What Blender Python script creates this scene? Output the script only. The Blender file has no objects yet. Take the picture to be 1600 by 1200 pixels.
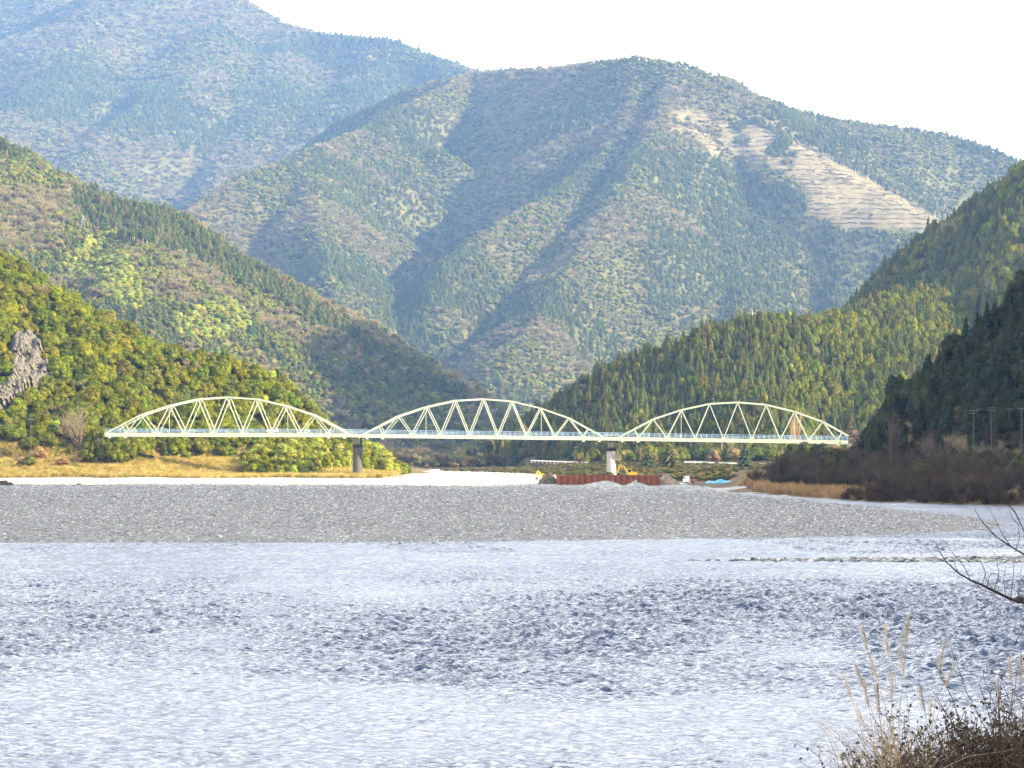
import bpy, math, random
import numpy as np
from mathutils import Vector, Matrix

R = math.radians
rng = np.random.default_rng(7)
random.seed(7)
scene = bpy.context.scene
COL = scene.collection

# ------------------------------------------------------------------ camera
F = 4400.0          # focal length in photo pixels (photo 1600 wide)
EYE = 8.0           # eye height above the river
HY = 710.0          # horizon row in the photo
cam_d = bpy.data.cameras.new('camera')
cam = bpy.data.objects.new('camera', cam_d); COL.objects.link(cam)
cam.location = (0, 0, EYE); cam.rotation_euler = (R(90), 0, 0)
cam_d.sensor_width = 36.0; cam_d.lens = 36.0 * F / 1600.0
cam_d.shift_y = (HY - 600.0) / 1600.0
cam_d.clip_start = 0.5; cam_d.clip_end = 30000
scene.camera = cam

# ------------------------------------------------------------------ light
SUN_EL, SUN_A = R(22.0), R(76.0)      # elevation; angle from straight behind towards the right
to_sun = Vector((math.sin(SUN_A) * math.cos(SUN_EL), -math.cos(SUN_A) * math.cos(SUN_EL), math.sin(SUN_EL)))
sd = bpy.data.lights.new('sun', 'SUN'); sd.energy = 5.0; sd.angle = R(0.5); sd.color = (1.0, 0.82, 0.50)
sun = bpy.data.objects.new('sun', sd); COL.objects.link(sun)
sun.rotation_euler = to_sun.to_track_quat('Z', 'Y').to_euler()
sun.location = (300, -150, 260)

world = bpy.data.worlds.new('World'); scene.world = world; world.use_nodes = True
def build_world():
    nt = world.node_tree; N = nt.nodes; L = nt.links; N.clear()
    out = N.new('ShaderNodeOutputWorld')
    sky = N.new('ShaderNodeTexSky'); sky.sky_type = 'NISHITA'; sky.sun_disc = False
    sky.sun_elevation = SUN_EL; sky.sun_rotation = math.atan2(to_sun.x, to_sun.y)
    b1 = N.new('ShaderNodeBackground'); b1.inputs[1].default_value = 0.10
    L.new(sky.outputs[0], b1.inputs[0])
    tc = N.new('ShaderNodeTexCoord'); sep = N.new('ShaderNodeSeparateXYZ'); L.new(tc.outputs['Generated'], sep.inputs[0])
    za = N.new('ShaderNodeMath'); za.operation = 'MAXIMUM'; L.new(sep.outputs[2], za.inputs[0]); za.inputs[1].default_value = 0.0
    zb = N.new('ShaderNodeMath'); zb.operation = 'ADD'; L.new(za.outputs[0], zb.inputs[0]); zb.inputs[1].default_value = 0.16
    dv = N.new('ShaderNodeVectorMath'); dv.operation = 'DIVIDE'
    cz = N.new('ShaderNodeCombineXYZ')
    for i in range(3): L.new(zb.outputs[0], cz.inputs[i])
    L.new(tc.outputs['Generated'], dv.inputs[0]); L.new(cz.outputs[0], dv.inputs[1])
    n1 = N.new('ShaderNodeTexNoise'); n1.inputs['Scale'].default_value = 0.75; n1.inputs['Detail'].default_value = 6
    n1.inputs['Roughness'].default_value = 0.55
    sh = N.new('ShaderNodeVectorMath'); sh.operation = 'ADD'; sh.inputs[1].default_value = (5.3, 2.1, 0.4); L.new(dv.outputs[0], sh.inputs[0])
    L.new(sh.outputs[0], n1.inputs['Vector'])
    # broken cloud closes up towards the horizon, where one looks along the layer
    up = N.new('ShaderNodeMath'); up.operation = 'MULTIPLY_ADD'; L.new(za.outputs[0], up.inputs[0]); up.inputs[1].default_value = -0.46; up.inputs[2].default_value = 0.38
    sm = N.new('ShaderNodeMath'); sm.operation = 'ADD'; L.new(n1.outputs[0], sm.inputs[0]); L.new(up.outputs[0], sm.inputs[1])
    r1 = N.new('ShaderNodeMapRange'); r1.inputs[1].default_value = 0.42; r1.inputs[2].default_value = 0.60
    L.new(sm.outputs[0], r1.inputs[0])
    n2 = N.new('ShaderNodeTexNoise'); n2.inputs['Scale'].default_value = 2.1; n2.inputs['Detail'].default_value = 5
    L.new(dv.outputs[0], n2.inputs['Vector'])
    r2 = N.new('ShaderNodeMapRange'); r2.inputs[1].default_value = 0.36; r2.inputs[2].default_value = 0.60
    r2.inputs[3].default_value = 0.21; r2.inputs[4].default_value = 1.08
    L.new(n2.outputs[0], r2.inputs[0])
    b2 = N.new('ShaderNodeBackground'); b2.inputs[0].default_value = (1.0, 0.985, 0.96, 1)
    L.new(r2.outputs[0], b2.inputs[1])
    rc = N.new('ShaderNodeValToRGB'); rc.color_ramp.elements[0].position = 0.36; rc.color_ramp.elements[0].color = (1.0, 0.90, 0.80, 1); rc.color_ramp.elements[1].position = 0.5; rc.color_ramp.elements[1].color = (1.0, 0.98, 0.95, 1)
    L.new(n2.outputs[0], rc.inputs[0]); L.new(rc.outputs[0], b2.inputs[0])
    mx = N.new('ShaderNodeMixShader'); L.new(r1.outputs[0], mx.inputs[0]); L.new(b1.outputs[0], mx.inputs[1]); L.new(b2.outputs[0], mx.inputs[2])
    L.new(mx.outputs[0], out.inputs[0])
build_world()

vs = scene.view_settings
vs.view_transform = 'Standard'; vs.look = 'None'; vs.gamma = 1.0; vs.exposure = 2.55
scene.render.engine = 'CYCLES'
cy = scene.cycles
cy.max_bounces = 4; cy.diffuse_bounces = 2; cy.glossy_bounces = 2; cy.transmission_bounces = 2
cy.volume_bounces = 0; cy.transparent_max_bounces = 4
cy.caustics_reflective = False; cy.caustics_refractive = False

# ------------------------------------------------------------------ helpers
def P(px, py, Y):
    """world point standing at depth Y that the photo shows at (px, py)"""
    return np.array([(px - 800.0) / F * Y, Y, EYE - (py - HY) / F * Y])
def proj(p):
    return 800.0 + p[..., 0] / p[..., 1] * F, HY - (p[..., 2] - EYE) / p[..., 1] * F

def srgb(r, g, b):
    f = lambda c: (c / 12.92 if c <= 0.04045 else ((c + 0.055) / 1.055) ** 2.4)
    return tuple(f(c / 255.0) for c in (r, g, b))

def np_mesh(name, verts, faces, mats=(), smooth=False, matidx=None):
    """verts (n,3); faces: (m,3) or (m,4) array, or a list of such arrays"""
    me = bpy.data.meshes.new(name)
    if not isinstance(faces, list): faces = [faces]
    faces = [np.asarray(f, dtype=np.int32) for f in faces if len(f)]
    verts = np.asarray(verts, dtype=np.float32)
    me.vertices.add(len(verts)); me.vertices.foreach_set('co', verts.ravel())
    nl = sum(f.size for f in faces); npoly = sum(len(f) for f in faces)
    me.loops.add(nl); me.loops.foreach_set('vertex_index', np.concatenate([f.ravel() for f in faces]))
    starts = []; k = 0
    for f in faces:
        starts.append(k + np.arange(len(f)) * f.shape[1]); k += f.size
    me.polygons.add(npoly); me.polygons.foreach_set('loop_start', np.concatenate(starts).astype(np.int32))
    for m in mats: me.materials.append(m)
    if matidx is not None: me.polygons.foreach_set('material_index', np.asarray(matidx, dtype=np.int32))
    me.polygons.foreach_set('use_smooth', np.full(npoly, bool(smooth)))
    me.update(calc_edges=True)
    return me

def add(name, me, parent=None, loc=None, label=None, cat=None, group=None, kind=None):
    o = bpy.data.objects.new(name, me); COL.objects.link(o)
    if parent is not None: o.parent = parent
    if loc is not None: o.location = tuple(float(v) for v in loc)
    if label: o['label'] = label
    if cat: o['category'] = cat
    if group: o['group'] = group
    if kind: o['kind'] = kind
    return o
def empty(name, loc, label, cat, group=None, rz=0.0):
    o = add(name, None, None, loc, label, cat, group)
    o.rotation_euler = (0, 0, rz); o.empty_display_size = 0.5
    return o

class MB:
    """collects simple shapes into one mesh"""
    def __init__(s): s.v = []; s.f3 = []; s.f4 = []; s.n = 0
    def raw(s, v, f3=(), f4=()):
        v = np.asarray(v, float)
        s.v.append(v)
        if len(f3): s.f3.append(np.asarray(f3, int) + s.n)
        if len(f4): s.f4.append(np.asarray(f4, int) + s.n)
        s.n += len(v); return s
    def box(s, c, d, m=None):
        c = np.asarray(c, float); d = np.asarray(d, float) / 2
        v = np.array([[x, y, z] for x in (-1, 1) for y in (-1, 1) for z in (-1, 1)], float) * d
        if m is not None: v = v @ np.asarray(m).T
        return s.raw(v + c, f4=[[0, 1, 3, 2], [4, 6, 7, 5], [0, 4, 5, 1], [2, 3, 7, 6], [0, 2, 6, 4], [1, 5, 7, 3]])
    def beam(s, a, b, w, h, up=(0, 0, 1)):
        """rectangular bar from a to b, w wide (sideways) and h high"""
        a = np.asarray(a, float); b = np.asarray(b, float); t = b - a; l = np.linalg.norm(t); t /= l
        sd_ = np.cross(t, up)
        if np.linalg.norm(sd_) < 1e-6: sd_ = np.cross(t, (1, 0, 0))
        sd_ /= np.linalg.norm(sd_); u = np.cross(sd_, t)
        return s.box((a + b) / 2, (l, w, h), np.stack([t, sd_, u], 1))
    def tube(s, pts, rad, n=6, cap=True):
        pts = np.asarray(pts, float); k = len(pts); rad = np.broadcast_to(rad, (k,))
        t = np.gradient(pts, axis=0); t /= np.linalg.norm(t, axis=1)[:, None] + 1e-12
        ref = np.array([0.31, 0.17, 0.93]) if abs(t[0, 2]) < 0.9 else np.array([1.0, 0.1, 0])
        a = np.cross(t, ref); a /= np.linalg.norm(a, axis=1)[:, None]; b = np.cross(t, a)
        an = np.arange(n) * 2 * math.pi / n
        v = pts[:, None] + rad[:, None, None] * (np.cos(an)[None, :, None] * a[:, None] + np.sin(an)[None, :, None] * b[:, None])
        v = v.reshape(-1, 3); i = np.arange(n); j = (i + 1) % n; f = []
        for r in range(k - 1): f.append(np.stack([r * n + i, r * n + j, (r + 1) * n + j, (r + 1) * n + i], 1))
        f3 = []
        if cap:
            v = np.vstack([v, pts[:1], pts[-1:]])
            f3 = np.vstack([np.stack([j, i, np.full(n, k * n)], 1), np.stack([(k - 1) * n + i, (k - 1) * n + j, np.full(n, k * n + 1)], 1)])
        return s.raw(v, f3, np.vstack(f))
    def lathe(s, prof, c=(0, 0, 0), n=16):
        """prof: list of (r, z)"""
        prof = np.asarray(prof, float); k = len(prof); an = np.arange(n) * 2 * math.pi / n
        v = np.stack([prof[:, 0][:, None] * np.cos(an), prof[:, 0][:, None] * np.sin(an), np.repeat(prof[:, 1][:, None], n, 1)], -1).reshape(-1, 3) + np.asarray(c, float)
        i = np.arange(n); j = (i + 1) % n
        f = [np.stack([r * n + i, r * n + j, (r + 1) * n + j, (r + 1) * n + i], 1) for r in range(k - 1)]
        return s.raw(v, f4=np.vstack(f))
    def prism(s, poly, y0, y1):
        """poly in (x, z), extruded along y; convex or nearly so"""
        poly = np.asarray(poly, float); n = len(poly)
        v = np.vstack([np.c_[poly[:, 0], np.full(n, y0), poly[:, 1]], np.c_[poly[:, 0], np.full(n, y1), poly[:, 1]]])
        i = np.arange(n); j = (i + 1) % n
        c0 = poly.mean(0); v = np.vstack([v, [c0[0], y0, c0[1]], [c0[0], y1, c0[1]]])
        f3 = np.vstack([np.stack([i, j, np.full(n, 2 * n)], 1), np.stack([n + j, n + i, np.full(n, 2 * n + 1)], 1)])
        return s.raw(v, f3, np.stack([j, i, n + i, n + j], 1))
    def mesh(s, name, mat, smooth=False):
        v = np.vstack(s.v); fs = []
        if s.f3: fs.append(np.vstack(s.f3))
        if s.f4: fs.append(np.vstack(s.f4))
        return np_mesh(name, v, fs, [mat] if mat else [], smooth)
    def build(s, name, mat, parent=None, smooth=False, **kw):
        return add(name, s.mesh(name, mat, smooth), parent, **kw)

# ---- gradient noise
_perm = rng.permutation(512); _perm = np.concatenate([_perm, _perm, _perm])
_ang = rng.random(2048) * 2 * math.pi
_gx, _gy = np.cos(_ang), np.sin(_ang)
def gnoise(x, y):
    xi = np.floor(x).astype(int); yi = np.floor(y).astype(int); xf = x - xi; yf = y - yi
    u = xf * xf * xf * (xf * (xf * 6 - 15) + 10); v = yf * yf * yf * (yf * (yf * 6 - 15) + 10)
    def g(ix, iy, fx, fy):
        h = _perm[(_perm[ix & 511] + iy) & 511]
        return _gx[h] * fx + _gy[h] * fy
    a = g(xi, yi, xf, yf); b = g(xi + 1, yi, xf - 1, yf); c = g(xi, yi + 1, xf, yf - 1); d = g(xi + 1, yi + 1, xf - 1, yf - 1)
    return (a + (b - a) * u + ((c + (d - c) * u) - (a + (b - a) * u)) * v) * 1.5
def fbm(x, y, o=4, gain=0.5):
    s = 0; a = 1.0
    for k in range(o):
        s = s + a * gnoise(x * 2 ** k + 17.3 * k, y * 2 ** k - 9.1 * k); a *= gain
    return s
def ridged(x, y, o=3):
    s = 0; a = 1.0
    for k in range(o):
        s = s + a * (1 - 2 * np.abs(gnoise(x * 2 ** k + 31.7 * k, y * 2 ** k + 5.5 * k))); a *= 0.5
    return s
def sstep(a, b, x):
    t = np.clip((x - a) / (b - a), 0, 1); return t * t * (3 - 2 * t)

def poly_dist(x, y, pts):
    """distance to a polyline in plan and its interpolated height"""
    pts = np.asarray(pts, float); best = np.full(x.shape, 1e12); bz = np.zeros(x.shape)
    for a, b in zip(pts[:-1], pts[1:]):
        dx, dy = b[0] - a[0], b[1] - a[1]; l2 = dx * dx + dy * dy + 1e-9
        t = np.clip(((x - a[0]) * dx + (y - a[1]) * dy) / l2, 0, 1)
        d2 = (x - a[0] - t * dx) ** 2 + (y - a[1] - t * dy) ** 2
        m = d2 < best; best = np.where(m, d2, best)
        if pts.shape[1] > 2: bz = np.where(m, a[2] + t * (b[2] - a[2]), bz)
    return np.sqrt(best), bz
def inside(x, y, poly):
    poly = np.asarray(poly, float); c = np.zeros(x.shape, bool); n = len(poly)
    for i in range(n):
        x0, y0 = poly[i]; x1, y1 = poly[(i + 1) % n]
        if y0 == y1: continue
        c ^= ((y0 > y) != (y1 > y)) & (x < (x1 - x0) * (y - y0) / (y1 - y0) + x0)
    return c

# ------------------------------------------------------------------ materials
def mat(name):
    m = bpy.data.materials.new(name); m.use_nodes = True
    nt = m.node_tree; b = nt.nodes['Principled BSDF']
    return m, nt, b
def noise_node(nt, scale, detail=4, coord='Object', rough=0.55):
    tc = nt.nodes.new('ShaderNodeTexCoord'); n = nt.nodes.new('ShaderNodeTexNoise')
    n.inputs['Scale'].default_value = scale; n.inputs['Detail'].default_value = detail; n.inputs['Roughness'].default_value = rough
    nt.links.new(tc.outputs[coord], n.inputs['Vector']); return n
def ramp(nt, fac, stops):
    r = nt.nodes.new('ShaderNodeValToRGB'); e = r.color_ramp.elements
    while len(e) < len(stops): e.new(0.5)
    for k, (p, c) in enumerate(stops): e[k].position = p; e[k].color = (*c, 1)
    nt.links.new(fac, r.inputs[0]); return r
def simple(name, c, rough=0.6, var=0.25, scale=3.0, metal=0.0, spec=0.3):
    m, nt, b = mat(name)
    n = noise_node(nt, scale, 5)
    lo = tuple(v * (1 - var) for v in c); hi = tuple(min(1, v * (1 + var)) for v in c)
    r = ramp(nt, n.outputs[0], [(0.3, lo), (0.7, hi)])
    nt.links.new(r.outputs[0], b.inputs['Base Color'])
    b.inputs['Roughness'].default_value = rough; b.inputs['Metallic'].default_value = metal
    b.inputs['Specular IOR Level'].default_value = spec
    return m

def leaf_mat(name, var=0.35, scale=1.2, rough=0.6):
    """foliage: colour comes from each tree (instance attribute or the object's own property tcol)"""
    m, nt, b = mat(name); N = nt.nodes; L = nt.links
    at = N.new('ShaderNodeAttribute'); at.attribute_type = 'INSTANCER'; at.attribute_name = 'tcol'
    n = noise_node(nt, scale, 3)
    mr = N.new('ShaderNodeMapRange'); mr.inputs[1].default_value = 0.3; mr.inputs[2].default_value = 0.7
    mr.inputs[3].default_value = 1 - var; mr.inputs[4].default_value = 1 + var
    L.new(n.outputs[0], mr.inputs[0])
    mul = N.new('ShaderNodeVectorMath'); mul.operation = 'SCALE'
    L.new(at.outputs['Color'], mul.inputs[0]); L.new(mr.outputs[0], mul.inputs['Scale'])
    L.new(mul.outputs[0], b.inputs['Base Color'])
    b.inputs['Roughness'].default_value = rough; b.inputs['Specular IOR Level'].default_value = 0.06
    tr = N.new('ShaderNodeBsdfTranslucent'); L.new(mul.outputs[0], tr.inputs[0])
    ms = N.new('ShaderNodeMixShader'); ms.inputs[0].default_value = 0.40
    L.new(b.outputs[0], ms.inputs[1]); L.new(tr.outputs[0], ms.inputs[2]); L.new(ms.outputs[0], N['Material Output'].inputs[0])
    return m
M = {}
M['leaf'] = leaf_mat('foliage', 0.25, 1.4)
M['needle'] = leaf_mat('conifer_foliage', 0.3, 1.0)
M['twig'] = leaf_mat('bare_twigs', 0.2, 1.0, 0.85)
M['bark'] = simple('bark', (0.09, 0.065, 0.045), 0.9, 0.4, 6)

def soil_mat(name, lo, hi, scale):
    """hillside ground: leaf litter and scrub; bare, cut ground where the attribute bare says so"""
    m, nt, b = mat(name); N = nt.nodes; L = nt.links
    n = noise_node(nt, scale, 6); r = ramp(nt, n.outputs[0], [(0.35, lo), (0.65, hi)])
    at = N.new('ShaderNodeAttribute'); at.attribute_name = 'bare'
    n2 = noise_node(nt, 0.06, 7, rough=0.7)
    r2 = ramp(nt, n2.outputs[0], [(0.30, (0.06, 0.060, 0.028)), (0.5, (0.118, 0.102, 0.056)), (0.68, (0.165, 0.142, 0.088))])
    mx = N.new('ShaderNodeMix'); mx.data_type = 'RGBA'
    L.new(at.outputs['Fac'], mx.inputs[0]); L.new(r.outputs[0], mx.inputs[6]); L.new(r2.outputs[0], mx.inputs[7])
    L.new(mx.outputs[2], b.inputs['Base Color'])
    b.inputs['Roughness'].default_value = 0.95; b.inputs['Specular IOR Level'].default_value = 0.1
    return m
M['soil'] = soil_mat('forest_floor', (0.048, 0.054, 0.020), (0.090, 0.084, 0.035), 0.05)

# ------------------------------------------------------------------ terrain: ridge networks
def rl(pts, lift=0.0):
    """ridge line given as (photo x, photo y, depth); lift lowers the ground by the trees on it"""
    out = []
    for p in pts:
        w = P(*p); w[2] -= lift; out.append(w)
    return np.array(out)

class Massif:
    def __init__(s, name, ridges, slope, rnd, namp, nscale, bounds, step, warp=0.0, gully=None):
        s.name = name; s.ridges = ridges; s.slope = slope; s.rnd = rnd; s.namp = namp; s.nscale = nscale
        s.bounds = bounds; s.step = step; s.warp = warp; s.gully = gully
    def h(s, x, y):
        x = np.asarray(x, float); y = np.asarray(y, float)
        if s.warp:
            wx = x + s.warp * fbm(x / s.nscale + 3.1, y / s.nscale + 8.2, 2)
            wy = y + s.warp * fbm(x / s.nscale - 5.7, y / s.nscale + 1.9, 2)
        else: wx, wy = x, y
        H = np.full(x.shape, -1e4); D = np.full(x.shape, 1e9)
        for k, rg in enumerate(s.ridges):
            sl = s.slope
            if isinstance(rg, tuple): rg, sl = rg
            d0, z = poly_dist(x, y, rg)
            d1, z1 = poly_dist(wx, wy, rg)
            w = sstep(0, s.warp * 2.5 + 1, d0)
            d = d0 * (1 - w) + d1 * w; z = z * (1 - w) + z1 * w
            hh = z - sl * (np.sqrt(d * d + s.rnd ** 2) - s.rnd)
            # smooth union
            kk = s.rnd * 0.6 + 1
            m = np.clip(0.5 + 0.5 * (hh - H) / kk, 0, 1)
            H = H * (1 - m) + hh * m + kk * m * (1 - m) * (H > -9e3)
            D = np.minimum(D, d0)
        amp = s.namp * sstep(0, 4 * s.rnd + s.nscale * 0.35, D)
        H = H + amp * (ridged(wx / s.nscale, wy / s.nscale, 3) - 0.55) + 0.12 * s.namp * fbm(x / s.nscale * 5, y / s.nscale * 5, 3) * sstep(0, s.rnd * 2, D)
        return H

MAS = {}
# far left mountain range
MAS['C'] = Massif('far_mountain', [
    rl([(-500, 60, 6400), (-200, -20, 6300), (60, -15, 6200), (130, 5, 6000), (250, -35, 5900), (380, 0, 5800), (440, 38, 5750), (520, 52, 5700), (600, 62, 5600), (690, 92, 5450), (740, 110, 5300), (860, 160, 5200), (1000, 260, 5100)], 7),
    rl([(200, -30, 5900), (120, 70, 5500), (40, 150, 5150), (-60, 230, 4850), (-200, 330, 4600)], 7),
    rl([(350, -5, 5800), (300, 110, 5350), (190, 190, 5000), (110, 260, 4750), (60, 360, 4500)], 7),
    rl([(440, 38, 5750), (430, 150, 5250), (380, 230, 4950), (330, 330, 4650)], 7),
    rl([(600, 62, 5600), (560, 150, 5200), (520, 250, 4800)], 7),
    rl([(130, 5, 6000), (20, 60, 5700), (-60, 110, 5500)], 7),
], 0.62, 40, 55, 420, (-2400, 700, 4200, 7600), 24, warp=90)
MAS['FAR'] = Massif('far_mountain', [
    rl([(-700, 60, 8600), (-200, 35, 8500), (0, 10, 8400), (70, 8, 8400), (130, 15, 8400), (220, 60, 8300), (400, 200, 8200)], 7),
], 0.6, 60, 50, 500, (-3300, -700, 7300, 9200), 45, warp=80)
# centre mountain
MAS['D'] = Massif('mountain', [
    rl([(560, 175, 4500), (640, 135, 4450), (740, 109, 4350), (800, 104, 4280), (870, 101, 4200), (930, 92, 4120), (1000, 85, 4030), (1060, 95, 4000), (1130, 116, 4000), (1180, 145, 4050), (1230, 165, 4150), (1320, 184, 4250), (1400, 193, 4300), (1480, 205, 4300), (1540, 223, 4280), (1580, 241, 4260), (1680, 300, 4200), (1900, 380, 4200)], 8),
    # long left ridge coming down from the saddle
    rl([(740, 109, 4350), (660, 150, 4150), (580, 192, 3980), (480, 232, 3800), (380, 268, 3640), (290, 332, 3480), (180, 430, 3300)], 8),
    # spurs of the lit left face
    rl([(480, 232, 3800), (500, 330, 3500), (520, 430, 3250), (590, 520, 3050)], 8),
    # spur with the lit strip
    rl([(1000, 85, 4030), (985, 180, 3880), (950, 232, 3780), (870, 292, 3620), (780, 345, 3470), (705, 400, 3340), (680, 470, 3220)], 8),
    # main shoulder
    rl([(1060, 95, 4000), (1040, 165, 3860), (1010, 225, 3720), (960, 310, 3540), (900, 405, 3330), (840, 500, 3120), (770, 585, 2940)], 8),
    rl([(1040, 165, 3860), (1120, 290, 3680), (1150, 390, 3500), (1150, 490, 3320)], 40),
    # ridge carrying the tree line above the cleared slope
    rl([(1130, 116, 4000), (1190, 180, 3900), (1250, 222, 3840), (1330, 268, 3780), (1400, 308, 3730), (1490, 352, 3680), (1600, 430, 3600), (1700, 520, 3500)], 8),
], 0.88, 13, 36, 300, (-1100, 1200, 2500, 4800), 13, warp=40)
# left middle mountain
MAS['B'] = Massif('mountain', [
    rl([(-600, 120, 2350), (-250, 160, 2250), (0, 215, 2150), (60, 252, 2130), (130, 292, 2110), (250, 318, 2090), (330, 362, 2080), (420, 424, 2070), (520, 486, 2060), (620, 552, 2060), (700, 600, 2060), (745, 630, 2060), (790, 680, 2060)], 7),
    rl([(0, 215, 2150), (-30, 330, 1960), (-60, 430, 1800)], 7),
    rl([(250, 318, 2090), (200, 400, 1940), (150, 470, 1830), (110, 560, 1720)], 7),
    rl([(420, 424, 2070), (350, 490, 1950), (300, 560, 1840)], 7),
    rl([(520, 486, 2060), (470, 560, 1930), (440, 630, 1830)], 7),
    rl([(620, 552, 2060), (590, 620, 1950), (570, 680, 1870)], 7),
], 0.62, 14, 14, 130, (-820, 160, 1500, 2700), 7, warp=16)
# right hill behind
MAS['F'] = Massif('hill', [
    rl([(1290, 520, 1860), (1330, 495, 1850), (1390, 458, 1830), (1450, 410, 1790), (1490, 378, 1740), (1520, 332, 1680), (1570, 278, 1600), (1605, 256, 1545), (1700, 215, 1530), (1900, 175, 1500), (2150, 160, 1470), (2500, 160, 1450)], 8),
    rl([(1605, 250, 1545), (1590, 360, 1470), (1560, 450, 1400)], 8),
        rl([(1900, 175, 1500), (1850, 300, 1400), (1800, 430, 1300)], 8),
], 0.95, 7, 9, 90, (120, 900, 1150, 2150), 6, warp=8)
# peak behind that hill, beyond the right edge of the picture; its shadow falls on the left mountain's foot
MAS['K'] = Massif('hill', [np.array([(605, 1800, 400), (640, 1850, 415), (800, 1900, 420)], float)], 0.92, 25, 10, 120, (300, 1000, 1400, 2300), 12, warp=12)
# right middle conifer hill
MAS['E'] = Massif('hill', [
    rl([(850, 715, 1345), (868, 672, 1340), (900, 622, 1330), (950, 590, 1315), (1020, 566, 1305), (1100, 526, 1300), (1180, 511, 1310), (1250, 512, 1330), (1320, 506, 1360), (1400, 476, 1400), (1450, 462, 1430)], 0),
    rl([(1020, 566, 1305), (1010, 630, 1255), (1000, 690, 1205)], 0),
    rl([(1180, 511, 1310), (1190, 590, 1245), (1200, 670, 1185)], 0),
    rl([(1400, 476, 1400), (1390, 560, 1310), (1380, 650, 1220)], 0),
], 0.62, 9, 6, 60, (-10, 420, 1090, 1700), 4, warp=6)
# right near hill and the mountain it comes down from (beyond the frame)
MAS['G'] = Massif('hill', [
    np.array([(520, 60, 330), (450, 330, 300), (385, 480, 212), (352, 520, 150), (262, 636, 104), (185, 668, 76), (140, 686, 53), (128, 690, 46), (116, 700, 32), (112, 712, 19), (110, 728, 8), (109, 745, 2)], float),
    np.array([(520, 60, 330), (480, -300, 300), (420, -600, 260)], float),
    np.array([(128, 690, 46), (122, 640, 30), (112, 590, 15)], float),
    np.array([(185, 652, 76), (160, 600, 48), (138, 545, 22)], float),
], 1.08, 7, 4, 50, (20, 900, -650, 1000), 5, warp=4)
# left near hill
MAS['A'] = Massif('hill', [
    rl([(-700, 250, 1020), (-300, 300, 990), (-100, 355, 960), (0, 428, 940), (50, 452, 935), (100, 477, 930), (150, 512, 925), (200, 560, 925), (225, 570, 925), (265, 568, 925), (320, 576, 925), (370, 586, 925), (420, 598, 925), (455, 622, 925), (475, 655, 925), (487, 695, 925), (520, 728, 925)], 0),
    rl([(0, 428, 940), (-20, 540, 880), (-30, 640, 840)], 0),
    rl([(150, 512, 925), (130, 590, 880), (110, 670, 840)], 0),
    rl([(320, 576, 925), (300, 650, 885)], 0),
], 0.62, 7, 4, 40, (-480, -40, 770, 1150), 3, warp=4)

# ---- valley floor, bars and banks
SHORE = [(-700, 264), (-150, 259), (-46, 255), (-10, 254), (9, 263), (24, 267), (38, 281), (51, 297), (55.5, 320), (58, 345), (58.5, 370), (56.5, 414), (53, 469), (48.5, 541), (44, 602), (47.5, 588), (54, 530), (59, 491), (64, 469), (72, 451), (80, 440), (90, 400), (88, 340), (76, 250), (52, 150), (30, 90), (15, 52), (0, 36), (-30, 26), (-120, 14), (-700, 0)]
LAND = SHORE + [(-700, -900), (4200, -900), (4200, 9500), (-4200, 9500), (-4200, 264)]
ISLET = [(13, 212), (22, 213.4), (30, 215), (46, 218), (64, 219), (76, 212), (60, 206), (44, 206.5), (30, 209.2), (20, 211)]
def floor_h(x, y):
    x = np.asarray(x, float); y = np.asarray(y, float)
    d, _ = poly_dist(x, y, SHORE); ins = inside(x, y, LAND)
    n = fbm(x / 28, y / 28, 4); n2 = fbm(x / 5, y / 5, 3)
    d = np.where(ins, d, -d) + 1.2 * n2 * sstep(0, 25, np.abs(d) + 6)
    far = y > 200
    bank = sstep(0, 9, x - np.interp(y, [200, 440, 451, 469, 491, 530, 602, 700, 800, 900, 1000], [40, 62, 65, 59, 55, 50, 45.5, 52, 50, 30, 10]))
    zb = 1.55 * (1 - np.exp(-np.maximum(d, 0) / 42)) + 0.10 * n * sstep(0, 30, d) + 0.035 * n2
    zbank = 1.2 * (1 - np.exp(-np.maximum(d, 0) / 4)) + 0.075 * np.maximum(d - 3, 0) * sstep(0, 30, d) + 0.25 * n
    zbank = np.minimum(zbank, np.interp(y, [200, 560, 700, 860], [6, 5.5, 4.2, 2.6]) + 0.3 * n)
    znear = np.minimum(np.minimum(np.clip(d, 0, None) * 0.45, 6.35), np.maximum(7.72 - 0.1160 * y, 0.3 + 0.1 * np.clip(d, 0, 30))) + 0.04 * n2
    z = np.where(far, zb * (1 - bank) + zbank * bank, znear)
    z = np.where(d < 0, np.maximum(-0.06 * -d, -1.2) - 0.02, z)
    # low terrace of scrub beyond the bridge on the right, grass bank on the left
    tr = sstep(880, 1130, y) * sstep(-25, 60, x - (y - 1000) * -0.05)
    z = z + 1.7 * tr
    lb = sstep(-78, -112, x + (y - 800) * 0.02) * sstep(765, 815, y) + sstep(800, 850, y) * sstep(-35, -70, x)
    z = z + 4.5 * np.clip(lb, 0, 1)
    di, _ = poly_dist(x, y, ISLET + ISLET[:1]); ii = inside(x, y, ISLET)
    z = np.where(ii, np.maximum(z, 0.05 + 0.05 * di), z)
    return z

def terrain_h(x, y):
    H = floor_h(x, y)
    for m in MAS.values():
        b = m.bounds
        k = (x > b[0]) & (x < b[1]) & (y > b[2]) & (y < b[3])
        if k.any():
            hh = np.full(x.shape, -1e4); hh[k] = m.h(x[k], y[k]); H = np.maximum(H, hh)
    return H

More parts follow.
